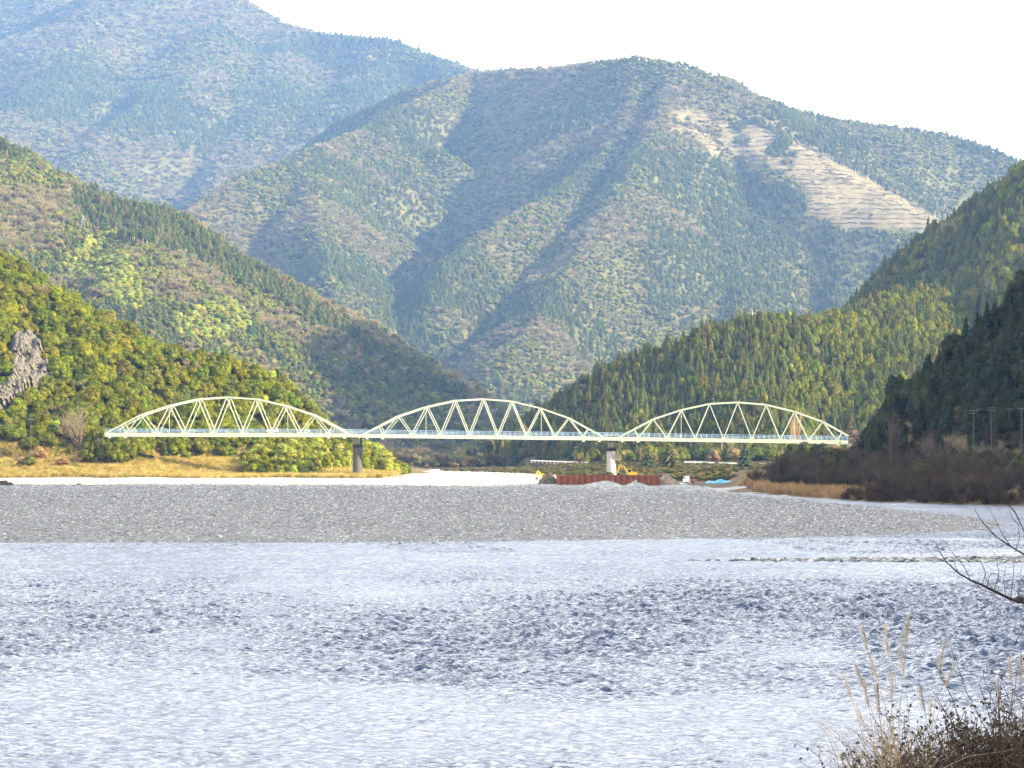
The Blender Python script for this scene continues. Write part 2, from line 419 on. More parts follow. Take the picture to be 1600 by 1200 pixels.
def grid_mesh(name, xs, ys, hf, mats, smooth=True):
    X, Y = np.meshgrid(xs, ys); Z = hf(X, Y)
    v = np.stack([X, Y, Z], -1).reshape(-1, 3); nx, ny = len(xs), len(ys)
    i = (np.arange(ny - 1)[:, None] * nx + np.arange(nx - 1)[None]).ravel()
    f = np.stack([i, i + 1, i + nx + 1, i + nx], 1)
    return np_mesh(name, v, f, mats, smooth), X, Y, Z

HILL_LABEL = {
    'C': 'hazy blue forested mountain at the upper left behind everything',
    'FAR': 'pale blue distant ridge in the top left corner',
    'D': 'tall forested mountain with shadowed spurs and a cleared tan slope',
    'B': 'forested mountainside on the left with bright green bamboo patches',
    'F': 'steep wooded hill rising behind at the right edge',
    'K': 'steep peak beyond the right edge of the picture',
    'E': 'rounded conifer covered hill behind the right bridge span',
    'G': 'dark shaded wooded hill at the right bank',
    'A': 'sunlit green hill behind the left bridge span'}
CLEAR = [(1018, 205), (1050, 168), (1120, 178), (1195, 182), (1240, 215), (1300, 248), (1400, 305), (1488, 350), (1450, 366), (1380, 362), (1320, 362), (1262, 330), (1268, 300), (1220, 268), (1160, 262), (1100, 240), (1090, 212)]
TANS = [[(25, 70), (60, 48), (110, 40), (100, 80), (40, 82)], [(160, 20), (230, 0), (290, 5), (250, 30), (170, 28)], [(330, 25), (420, 25), (415, 50), (330, 60)]]
def clear_mask(x, y, z):
    px, py = proj(np.stack([x, y, z], -1))
    wob = 9 * fbm(px / 30, py / 30, 3)
    return inside(px + wob, py + wob * 0.7, CLEAR) & (y > 2500) & (y < 4020)
for k, m in MAS.items():
    b = m.bounds; xs = np.arange(b[0], b[1] + 1, m.step); ys = np.arange(b[2], b[3] + 1, m.step)
    hf = lambda X, Y, m=m: np.maximum(m.h(X, Y), -0.8)
    me, X, Y, Z = grid_mesh(m.name, xs, ys, hf, [M['soil']])
    bare = np.zeros(X.shape, np.float32)
    if k == 'D': bare = clear_mask(X, Y, Z).astype(np.float32)
    at = me.attributes.new('bare', 'FLOAT', 'POINT'); at.data.foreach_set('value', bare.ravel())
    add(m.name, me, label=HILL_LABEL[k], kind='structure')

# ---- ground sheet and gravel
def gravel_mat():
    m, nt, b = mat('gravel'); N = nt.nodes; L = nt.links
    tc = N.new('ShaderNodeTexCoord')
    def vor(sc):
        v = N.new('ShaderNodeTexVoronoi'); v.inputs['Scale'].default_value = sc; L.new(tc.outputs['Object'], v.inputs['Vector']); return v
    v1 = vor(2.6); v2 = vor(0.9)
    s1 = N.new('ShaderNodeSeparateColor'); L.new(v1.outputs['Color'], s1.inputs[0])
    r1 = ramp(nt, s1.outputs[0], [(0.0, (0.115, 0.113, 0.107)), (0.5, (0.17, 0.167, 0.155)), (0.93, (0.22, 0.216, 0.20)), (1.0, (0.36, 0.352, 0.325))])
    s2 = N.new('ShaderNodeSeparateColor'); L.new(v2.outputs['Color'], s2.inputs[0])
    n = noise_node(nt, 0.05, 5)
    mr = N.new('ShaderNodeMapRange'); mr.inputs[1].default_value = 0.3; mr.inputs[2].default_value = 0.7; mr.inputs[3].default_value = 0.74; mr.inputs[4].default_value = 1.06
    L.new(n.outputs[0], mr.inputs[0])
    # finer, paler, drier shingle away from the river
    geo = N.new('ShaderNodeNewGeometry'); sp = N.new('ShaderNodeSeparateXYZ'); L.new(geo.outputs['Position'], sp.inputs[0])
    dry = N.new('ShaderNodeMapRange'); dry.inputs[1].default_value = 520; dry.inputs[2].default_value = 680; dry.inputs[3].default_value = 1.0; dry.inputs[4].default_value = 1.9
    L.new(sp.outputs[1], dry.inputs[0])
    mm = N.new('ShaderNodeMath'); mm.operation = 'MULTIPLY'; L.new(mr.outputs[0], mm.inputs[0]); L.new(dry.outputs[0], mm.inputs[1])
    sc = N.new('ShaderNodeVectorMath'); sc.operation = 'SCALE'; L.new(r1.outputs[0], sc.inputs[0]); L.new(mm.outputs[0], sc.inputs['Scale'])
    L.new(sc.outputs[0], b.inputs['Base Color'])
    b.inputs['Roughness'].default_value = 0.9; b.inputs['Specular IOR Level'].default_value = 0.2
    bp = N.new('ShaderNodeBump'); bp.inputs['Distance'].default_value = 0.12; bp.inputs['Strength'].default_value = 0.8
    L.new(v1.outputs['Distance'], bp.inputs['Height']); bp.invert = True
    L.new(bp.outputs[0], b.inputs['Normal'])
    return m
M['gravel'] = gravel_mat()
def bank_mat():
    m, nt, b = mat('river_bank'); n = noise_node(nt, 0.25, 6, rough=0.65)
    r = ramp(nt, n.outputs[0], [(0.3, (0.045, 0.035, 0.02)), (0.5, (0.10, 0.075, 0.035)), (0.7, (0.17, 0.13, 0.06))])
    nt.links.new(r.outputs[0], b.inputs['Base Color']); b.inputs['Roughness'].default_value = 0.95; b.inputs['Specular IOR Level'].default_value = 0.1
    return m
M['bank'] = bank_mat()
def build_floor():
    xs = np.concatenate([np.arange(-480, -150, 12), np.arange(-150, 130, 1.8), np.arange(130, 460, 12)])
    ys = np.concatenate([np.arange(202, 340, 1.6), np.arange(340, 640, 3), np.arange(640, 900, 3.5), np.arange(900, 1450, 7)])
    me, X, Y, Z = grid_mesh('gravel_bar', xs, ys, floor_h, [M['gravel'], M['bank']])
    # bank soil where plants grow
    nx, ny = len(xs), len(ys)
    xc = (X[:-1, :-1] + X[1:, 1:]) / 2; yc = (Y[:-1, :-1] + Y[1:, 1:]) / 2
    bx = np.interp(yc, [200, 380, 440, 451, 469, 491, 530, 602, 690, 760, 900, 1450], [62, 70, 76, 70, 63, 58, 53, 47, 38, 24, 8, -10])
    w = 6 * fbm(xc / 20, yc / 20, 3)
    soil = (xc + w > bx) | ((xc + w * 0.5 < -70) & (yc + 2 * w > 775)) | ((yc + 2 * w > 820) & (xc + w < -33)) | (yc > 1240 + 2 * w)
    me.polygons.foreach_set('material_index', soil.astype(np.int32).ravel())
    add('gravel_bar', me, label='wide grey shingle bar between river and bridge', kind='structure')
    # near bank under the camera
    xs = np.concatenate([np.arange(-150, -12, 6), np.arange(-12, 16, 0.6), np.arange(16, 120, 5)])
    ys = np.concatenate([np.arange(-120, 0, 8), np.arange(0, 60, 0.8), np.arange(60, 206, 4)])
    me, *_ = grid_mesh('river_bank', xs, ys, lambda X, Y: floor_h(X, np.minimum(Y, 199)), [M['bank']])
    add('river_bank', me, label='grassy near bank below the camera', kind='structure')
    xs = np.linspace(-3900, 3900, 40); ys = np.linspace(-650, 9300, 50)
    me, *_ = grid_mesh('ground', xs, ys, lambda X, Y: np.full(X.shape, -1.3), [M['bank']])
    add('ground', me, label='valley floor', kind='structure')
build_floor()

# ---- river
def water_mat():
    m, nt, b = mat('river_water'); N = nt.nodes; L = nt.links
    b.inputs['Base Color'].default_value = (0.004, 0.028, 0.075, 1)
    b.inputs['Roughness'].default_value = 0.19; b.inputs['IOR'].default_value = 1.38
    tc = N.new('ShaderNodeTexCoord'); at = N.new('ShaderNodeAttribute'); at.attribute_name = 'chop'
    def nz(sx, sy, sc, det):
        mp = N.new('ShaderNodeMapping'); mp.inputs['Scale'].default_value = (sx, sy, 1); mp.inputs['Rotation'].default_value = (0, 0, 0.15); L.new(tc.outputs['Object'], mp.inputs[0])
        n = N.new('ShaderNodeTexNoise'); n.inputs['Scale'].default_value = sc; n.inputs['Detail'].default_value = det; L.new(mp.outputs[0], n.inputs['Vector']); return n
    n1 = nz(1.0, 1.7, 2.6, 3)                      # wavelets, steep only here and there
    pk = N.new('ShaderNodeMapRange'); pk.inputs[1].default_value = 0.47; pk.inputs[2].default_value = 0.75; L.new(n1.outputs[0], pk.inputs[0])
    m1 = N.new('ShaderNodeMath'); m1.operation = 'MULTIPLY'; L.new(pk.outputs[0], m1.inputs[0])
    cw = N.new('ShaderNodeMapRange'); cw.inputs[1].default_value = 0.40; cw.inputs[2].default_value = 1.6; cw.inputs[3].default_value = 0.14; cw.inputs[4].default_value = 1.5; L.new(at.outputs['Fac'], cw.inputs[0]); L.new(cw.outputs[0], m1.inputs[1])
    n2 = nz(1.0, 1.5, 6.5, 2)                      # fine ripples everywhere
    m2 = N.new('ShaderNodeMath'); m2.operation = 'MULTIPLY_ADD'; L.new(n2.outputs[0], m2.inputs[0]); m2.inputs[1].default_value = 0.03; L.new(m1.outputs[0], m2.inputs[2])
    bp = N.new('ShaderNodeBump'); bp.inputs['Distance'].default_value = 0.10; bp.inputs['Strength'].default_value = 1.0
    L.new(m2.outputs[0], bp.inputs['Height']); L.new(bp.outputs[0], b.inputs['Normal'])
    return m
M['water'] = water_mat()
def chop(x, y):
    """how broken the surface is: a rough run in mid river, smoother glides either side, a riffle along the bar"""
    a = np.interp(y, [20, 70, 80, 88, 96, 120, 165, 185, 200, 225, 240, 250, 258, 300, 420, 700], [0.5, 0.50, 0.42, 0.42, 0.8, 1.0, 1.0, 0.75, 0.45, 0.40, 0.55, 1.0, 0.9, 0.35, 0.2, 0.2])
    n = fbm(x / 16, y / 26, 3) + 0.5 * fbm(x / 5, y / 11 + 4, 2)
    yy = y * (1 + 0.17 * fbm(x / 20, y / 60, 3))
    a = np.interp(yy, [20, 70, 76, 82, 104, 124, 156, 178, 204, 225, 240, 249, 258, 300, 420, 700], [0.55, 0.5, 0.45, 0.48, 1.3, 1.9, 1.8, 1.2, 0.62, 0.60, 0.72, 1.8, 1.4, 0.9, 0.9, 0.9])
    lat = sstep(-0.12, 0.04, x / y)
    a = a * (0.66 + 0.36 * lat) + 0.44 * n
    return np.clip(a, 0.52, 2.1)
def build_water():
    ys = np.concatenate([np.arange(30, 64, 1.0), np.arange(64, 120, 0.15), np.arange(120, 180, 0.23), np.arange(180, 268, 0.4), np.arange(268, 310, 2), np.linspace(312, 660, 50)])
    us = np.linspace(-0.235, 0.235, 560)
    Yg, U = np.meshgrid(ys, us, indexing='ij'); X = U * Yg
    c = chop(X, Yg); Z = np.zeros_like(X); r2 = np.random.default_rng(3)
    for k in range(38):
        lam = 0.34 * (3.6 ** r2.random()); th = r2.normal(0.2, 0.7); kx, ky = math.sin(th) * 2 * math.pi / lam, math.cos(th) * 2 * math.pi / lam
        amp = 0.0125 * lam * (0.5 + r2.random())
        ph = r2.random() * 6.283 + 2.2 * gnoise(X / (lam * 4) + k, Yg / (lam * 4))
        a = X * kx + Yg * ky + ph; w = np.clip(2.6 * gnoise(X / (lam * 4) + 7.7 * k, Yg / (lam * 4)) + 0.25, 0, 2.6)
        Z += amp * w * (np.sin(a) + 0.3 * np.cos(2 * a))
    fade = np.clip(1 - (Yg - 290) / 60, 0.15, 1)
    Z = Z * c * fade * 1.2
    v = np.stack([X, Yg, Z], -1).reshape(-1, 3); nx, ny = len(us), len(ys)
    i = (np.arange(ny - 1)[:, None] * nx + np.arange(nx - 1)[None]).ravel()
    me = np_mesh('river', v, np.stack([i, i + 1, i + nx + 1, i + nx], 1), [M['water']], True)
    at = me.attributes.new('chop', 'FLOAT', 'POINT'); at.data.foreach_set('value', c.astype(np.float32).ravel())
    add('river', me, label='rippled blue white river', kind='structure')
    # the river outside the frame
    mb = MB()
    for s in (-1, 1):
        q = [(s * 0.235 * 30, 30, 0), (s * 0.235 * 660, 660, 0), (s * 700, 660, 0), (s * 700, 5, 0), (s * 0.235 * 30, 5, 0)]
        mb.raw(q, f3=[[0, 1, 2], [0, 2, 3], [0, 3, 4]] if s < 0 else [[0, 2, 1], [0, 3, 2], [0, 4, 3]])
    mb.raw([(-7.05, 5, 0), (7.05, 5, 0), (7.05, 30, 0), (-7.05, 30, 0)], f4=[[0, 1, 2, 3]])
    mb.build('river', M['water'], label='river water beyond the picture edges', kind='structure')
build_water()
# ------------------------------------------------------------------ plants: prototypes (about 1 m tall, scaled in place)
def ico(sub):
    t = (1 + 5 ** 0.5) / 2
    v = np.array([[-1, t, 0], [1, t, 0], [-1, -t, 0], [1, -t, 0], [0, -1, t], [0, 1, t], [0, -1, -t], [0, 1, -t], [t, 0, -1], [t, 0, 1], [-t, 0, -1], [-t, 0, 1]], float)
    v /= np.linalg.norm(v[0])
    f = np.array([[0, 11, 5], [0, 5, 1], [0, 1, 7], [0, 7, 10], [0, 10, 11], [1, 5, 9], [5, 11, 4], [11, 10, 2], [10, 7, 6], [7, 1, 8], [3, 9, 4], [3, 4, 2], [3, 2, 6], [3, 6, 8], [3, 8, 9], [4, 9, 5], [2, 4, 11], [6, 2, 10], [8, 6, 7], [9, 8, 1]])
    for _ in range(sub):
        vs_ = list(map(tuple, v)); c = {}; nf = []
        def mid(a, b):
            k = (min(a, b), max(a, b))
            if k not in c:
                m = (np.array(vs_[a]) + np.array(vs_[b])) / 2; vs_.append(tuple(m / np.linalg.norm(m))); c[k] = len(vs_) - 1
            return c[k]
        for a, b_, d in f:
            x, y, z = mid(a, b_), mid(b_, d), mid(d, a); nf += [[a, x, z], [b_, y, x], [d, z, y], [x, y, z]]
        v = np.array(vs_); f = np.array(nf)
    return v, f
ICO1 = ico(1); ICO2 = ico(2)

def leaf_cards(r, centres, normals, size, aspect=0.6):
    """small kite shaped leaf sprays at centres, lying roughly across normals"""
    n = len(centres)
    nn = normals + r.normal(0, 0.55, (n, 3)); nn /= np.linalg.norm(nn, axis=1)[:, None]
    a = np.cross(nn, r.normal(0, 1, (n, 3))); a /= np.linalg.norm(a, axis=1)[:, None] + 1e-9
    b = np.cross(nn, a); s = (size * (0.6 + 0.8 * r.random(n)))[:, None]
    v = np.stack([centres - a * s, centres - b * s * aspect + nn * s * 0.25, centres + a * s, centres + b * s * aspect + nn * s * 0.25], 1).reshape(-1, 3)
    return v, (np.arange(n)[:, None] * 4 + np.arange(4)[None])

def broadleaf_mesh(seed, nlobe=11, cards=46, core=True, w=0.5, z0=0.22, mat_='leaf'):
    r = np.random.default_rng(seed); mb = MB()
    for k in range(nlobe):
        a = r.random() * 6.283; q = r.random() ** 0.5; h = r.random()
        rad = (0.30 if nlobe < 16 else 0.245) * w / 0.5 * (0.65 + 0.5 * r.random())
        rr = (w - rad * 0.55) * q * math.sqrt(max(0.12, 1 - (h * 0.95) ** 2))
        c = np.array([rr * math.cos(a), rr * math.sin(a), z0 + rad * 0.6 + h * (1 - z0 - rad * 1.4)])
        if core:
            v, f = ICO1; d = 0.86 + 0.25 * r.random(len(v))
            mb.raw(v * d[:, None] * rad * 0.92 * np.array([1, 1, 0.82]) + c, f3=f)
        if cards:
            u = r.normal(0, 1, (cards, 3)); u[:, 2] += 0.35; u /= np.linalg.norm(u, axis=1)[:, None]
            cc = c + u * rad * (0.85 + 0.3 * r.random(cards))[:, None] * np.array([1, 1, 0.85])
            v, f4 = leaf_cards(r, cc, u, rad * 0.27); mb.raw(v, f4=f4)
    return mb.mesh('crown', M[mat_])
def conifer_mesh(seed, tiers=11, pts=9, w=0.24, z0=0.08):
    r = np.random.default_rng(seed); mb = MB()
    for k in range(tiers):
        t = k / (tiers - 1); zb = z0 + (0.93 - z0) * t ** 0.93
        rad = w * (1 - t) ** 0.72 * (0.85 + 0.3 * r.random()) + 0.018
        hh = (1 - z0) / tiers * (1.9 - 0.5 * t); n = pts if t < 0.7 else max(5, pts - 3)
        an = np.arange(2 * n) * math.pi / n + r.random() * 6
        rr = np.where(np.arange(2 * n) % 2 == 0, 1.0, 0.55) * rad * (0.75 + 0.5 * r.random(2 * n))
        zz = zb - np.where(np.arange(2 * n) % 2 == 0, 0.28, -0.08) * hh + r.normal(0, 0.10, 2 * n) * hh
        off = r.normal(0, 0.012, 2)
        v = np.c_[rr * np.cos(an) + off[0], rr * np.sin(an) + off[1], zz]
        v = np.vstack([v, [[off[0], off[1], min(1.0, zb + hh)]], [[off[0], off[1], zb + 0.12 * hh]]])
        i = np.arange(2 * n); j = (i + 1) % (2 * n)
        mb.raw(v, f3=np.vstack([np.stack([i, j, np.full(2 * n, 2 * n)], 1), np.stack([j, i, np.full(2 * n, 2 * n + 1)], 1)]))
    return mb.mesh('crown', M['needle'])
def bare_mesh(seed, limbs=9, twigs=26, w=0.5, thick=0.007):
    """leafless crown: limbs fanning up, thin twigs along them"""
    r = np.random.default_rng(seed); mb = MB()
    for k in range(limbs):
        a = r.random() * 6.283; e = 0.35 + 0.75 * r.random(); L_ = 0.45 + 0.25 * r.random()
        d = np.array([math.cos(a) * math.cos(e) * w * 1.7, math.sin(a) * math.cos(e) * w * 1.7, math.sin(e)])
        p0 = np.array([0, 0, 0.22 + 0.15 * r.random()]); p1 = p0 + d * L_ * 0.5 + np.array([0, 0, 0.04]); p2 = p0 + d * L_ + np.array([0, 0, 0.10])
        mb.tube([p0, p1, p2], [thick * 1.6, thick, thick * 0.5], 3, False)
        t = 0.25 + 0.75 * r.random(twigs); base = p0 + (p2 - p0) * t[:, None] + np.array([0, 0, 0.03])
        u = r.normal(0, 1, (twigs, 3)); u[:, 2] = np.abs(u[:, 2]) + 0.3; u /= np.linalg.norm(u, axis=1)[:, None]; u += d * 0.6
        l = 0.10 + 0.16 * r.random(twigs); side = np.cross(u, r.normal(0, 1, (twigs, 3))); side /= np.linalg.norm(side, axis=1)[:, None]
        tip = base + u * l[:, None]; wv = side * thick * 0.9
        v = np.stack([base - wv, base + wv, tip], 1).reshape(-1, 3); mb.raw(v, f3=np.arange(twigs * 3).reshape(-1, 3))
        m2 = base + u * l[:, None] * 0.55; u2 = u + r.normal(0, 0.6, (twigs, 3)); tip2 = m2 + u2 * l[:, None] * 0.5
        v = np.stack([m2 - wv * 0.7, m2 + wv * 0.7, tip2], 1).reshape(-1, 3); mb.raw(v, f3=np.arange(twigs * 3).reshape(-1, 3))
    return mb.mesh('crown', M['twig'])
def reed_mesh(seed, n=34, spread=0.35, width=0.02, lean=0.35):
    r = np.random.default_rng(seed); b = np.c_[r.normal(0, spread * 0.5, (n, 2)), np.zeros(n)]
    h = 0.5 + 0.5 * r.random(n); d = np.c_[r.normal(0, lean * 0.5, (n, 2)), np.ones(n)]
    s = r.normal(0, 1, (n, 3)); s[:, 2] = 0; s /= np.linalg.norm(s, axis=1)[:, None]; s *= width
    mid = b + d * h[:, None] * 0.6; tip = mid + (d + np.c_[d[:, :2] * 2.0, -0.25 * np.ones(n)]) * h[:, None] * 0.4
    v = np.stack([b - s, b + s, mid + s * 0.8, mid - s * 0.8, tip], 1).reshape(-1, 3); i = np.arange(n)[:, None] * 5
    return np_mesh('reeds', v, [i + np.array([[0, 1, 2, 3]]), i + np.array([[3, 2, 4]])], [M['twig']])
def stone_mesh(seed):
    r = np.random.default_rng(seed); v, f = ICO1; v = v * (0.8 + 0.4 * r.random(len(v)))[:, None] * np.array([0.6, 0.45, 0.30])
    return np_mesh('cobble', v, f, [M['stone']], True)
def stone_mat():
    m, nt, b = mat('river_stone'); N = nt.nodes; L = nt.links
    at = N.new('ShaderNodeAttribute'); at.attribute_type = 'INSTANCER'; at.attribute_name = 'tcol'
    L.new(at.outputs['Color'], b.inputs['Base Color']); b.inputs['Roughness'].default_value = 0.8; b.inputs['Specular IOR Level'].default_value = 0.25
    return m
M['stone'] = stone_mat()

TRUNK = MB().tube([(0, 0, -0.12), (0.01, 0, 0.25), (0, 0.01, 0.6), (0, 0, 0.85)], [0.035, 0.028, 0.018, 0.006], 5, False).mesh('trunk', M['bark'])
PRO = {
    'bl': [broadleaf_mesh(k, 17, 52) for k in (1, 2, 3, 4, 5)],                    # near broadleaf
    'bf': [broadleaf_mesh(k, 7, 16) for k in (11, 12, 13)],             # far broadleaf
    'co': [conifer_mesh(k) for k in (21, 22, 23)],
    'cf': [conifer_mesh(k, 7, 6, 0.27) for k in (31, 32)],
    'ba': [bare_mesh(k) for k in (41, 42)],
    'bf_ba': [bare_mesh(k, 11, 34, 0.5, 0.024) for k in (45, 46)],
    'bm': [broadleaf_mesh(k, 13, 60, True, 0.42, 0.05) for k in (51, 52)],   # bamboo plumes
    're': [reed_mesh(k) for k in (61, 62, 63)],
    'st': [stone_mesh(k) for k in (71, 72, 73)],
}
_hold = {}
def holder(me):
    """an object that carries a prototype mesh for instancing; it is not part of the scene"""
    if me.name not in _hold: _hold[me.name] = bpy.data.objects.new('prototype_' + me.name, me)
    return _hold[me.name]

def scatter(name, protos, idx, pos, rot, scl, col, label, base=None):
    """ONE object of kind stuff: protos[idx] set on every point"""
    n = len(pos); me = bpy.data.meshes.new(name); me.vertices.add(n)
    me.vertices.foreach_set('co', np.asarray(pos, np.float32).ravel())
    for nm, ty, arr in (('kindx', 'INT', np.asarray(idx, np.int32)), ('rotv', 'FLOAT_VECTOR', rot), ('sclv', 'FLOAT_VECTOR', scl), ('tcol', 'FLOAT_COLOR', np.c_[col, np.ones(n)])):
        a = me.attributes.new(nm, ty, 'POINT')
        key = {'INT': 'value', 'FLOAT_VECTOR': 'vector', 'FLOAT_COLOR': 'color'}[ty]
        a.data.foreach_set(key, np.asarray(arr, np.int32 if ty == 'INT' else np.float32).ravel())
    o = add(name, me, label=label, kind='stuff')
    ng = bpy.data.node_groups.new(name, 'GeometryNodeTree'); N = ng.nodes; L = ng.links
    ng.interface.new_socket('Geometry', in_out='INPUT', socket_type='NodeSocketGeometry')
    ng.interface.new_socket('Geometry', in_out='OUTPUT', socket_type='NodeSocketGeometry')
    gi = N.new('NodeGroupInput'); go = N.new('NodeGroupOutput'); jn = N.new('GeometryNodeJoinGeometry')
    def attr(nm, ty):
        a = N.new('GeometryNodeInputNamedAttribute'); a.data_type = ty; a.inputs[0].default_value = nm; return a.outputs[0]
    ki, ro, sc = attr('kindx', 'INT'), attr('rotv', 'FLOAT_VECTOR'), attr('sclv', 'FLOAT_VECTOR')
    er = N.new('FunctionNodeEulerToRotation'); L.new(ro, er.inputs[0])
    for k, pm in enumerate(protos):
        eq = N.new('FunctionNodeCompare'); eq.data_type = 'INT'; eq.operation = 'EQUAL'; L.new(ki, eq.inputs[2]); eq.inputs[3].default_value = k
        ip = N.new('GeometryNodeInstanceOnPoints'); oi = N.new('GeometryNodeObjectInfo'); oi.inputs[0].default_value = holder(pm)
        oi.inputs['As Instance'].default_value = False
        L.new(gi.outputs[0], ip.inputs['Points']); L.new(eq.outputs[0], ip.inputs['Selection']); L.new(oi.outputs['Geometry'], ip.inputs['Instance'])
        L.new(er.outputs[0], ip.inputs['Rotation']); L.new(sc, ip.inputs['Scale']); L.new(ip.outputs[0], jn.inputs[0])
    L.new(jn.outputs[0], go.inputs[0])
    md = o.modifiers.new('scatter', 'NODES'); md.node_group = ng
    return o

# ---- what the camera side can see: horizon map in plan polar coordinates
_ua = np.linspace(-0.27, 0.27, 380); _yd = np.geomspace(240, 9300, 520)
_Y, _U = np.meshgrid(_yd, _ua, indexing='ij'); _H = terrain_h(_U * _Y, _Y)
_EL = np.maximum.accumulate((_H - EYE) / _Y, axis=0)
def seen(x, y, top, margin=0.004, lim=0.235):
    u = x / y; iu = np.clip(np.round((u + 0.27) / 0.54 * 379).astype(int), 0, 379)
    iy = np.clip(np.searchsorted(_yd, y * 0.985) - 1, 0, len(_yd) - 1)
    return (np.abs(u) < lim) & ((top - EYE) / y + margin > _EL[iy, iu])

CONIF = [(0.064, 0.092, 0.022), (0.080, 0.102, 0.022), (0.096, 0.106, 0.022)]
CEDAR = [(0.130, 0.112, 0.030), (0.115, 0.106, 0.028)]
EVERG = [(0.138, 0.158, 0.010), (0.156, 0.168, 0.010), (0.108, 0.138, 0.012), (0.148, 0.162, 0.012)]
GSHADE = [(0.024, 0.036, 0.015), (0.029, 0.041, 0.017), (0.036, 0.043, 0.018)]  # hill G foliage: its shade is put into these darkened leaf colours
EVERD = [(0.095, 0.115, 0.016), (0.120, 0.132, 0.016), (0.142, 0.142, 0.022)]
BARE = [(0.26, 0.228, 0.120), (0.235, 0.21, 0.105), (0.285, 0.24, 0.135), (0.21, 0.18, 0.092)]
BAMB = [(0.29, 0.31, 0.05), (0.23, 0.265, 0.045)]
GRASS = [(0.36, 0.27, 0.09), (0.40, 0.31, 0.11), (0.30, 0.24, 0.075), (0.24, 0.22, 0.055)]
def pick(cols, n, var=0.15):
    c = np.array(cols)[rng.integers(0, len(cols), n)]
    return c * (1 + var * rng.normal(0, 1, (n, 1))).clip(0.5, 1.6) * (1 + 0.06 * rng.normal(0, 1, (n, 3)))

BAMBOO_B = [[(85, 395), (110, 370), (175, 350), (200, 400), (230, 450), (250, 470), (200, 475), (150, 440), (95, 430)], [(195, 460), (225, 465), (222, 485), (190, 480)], [(275, 500), (300, 470), (340, 462), (385, 480), (378, 500), (360, 530), (320, 540), (285, 525)]]
CLIFF_POLY = [(13, 575), (16, 530), (30, 520), (55, 520), (78, 560), (86, 602), (46, 612), (30, 636), (-20, 650), (-20, 622), (10, 604)]
STRIP_B = [(100, 290), (250, 318), (420, 424), (620, 552), (560, 540), (440, 470), (330, 420), (250, 385), (160, 365), (120, 330)]

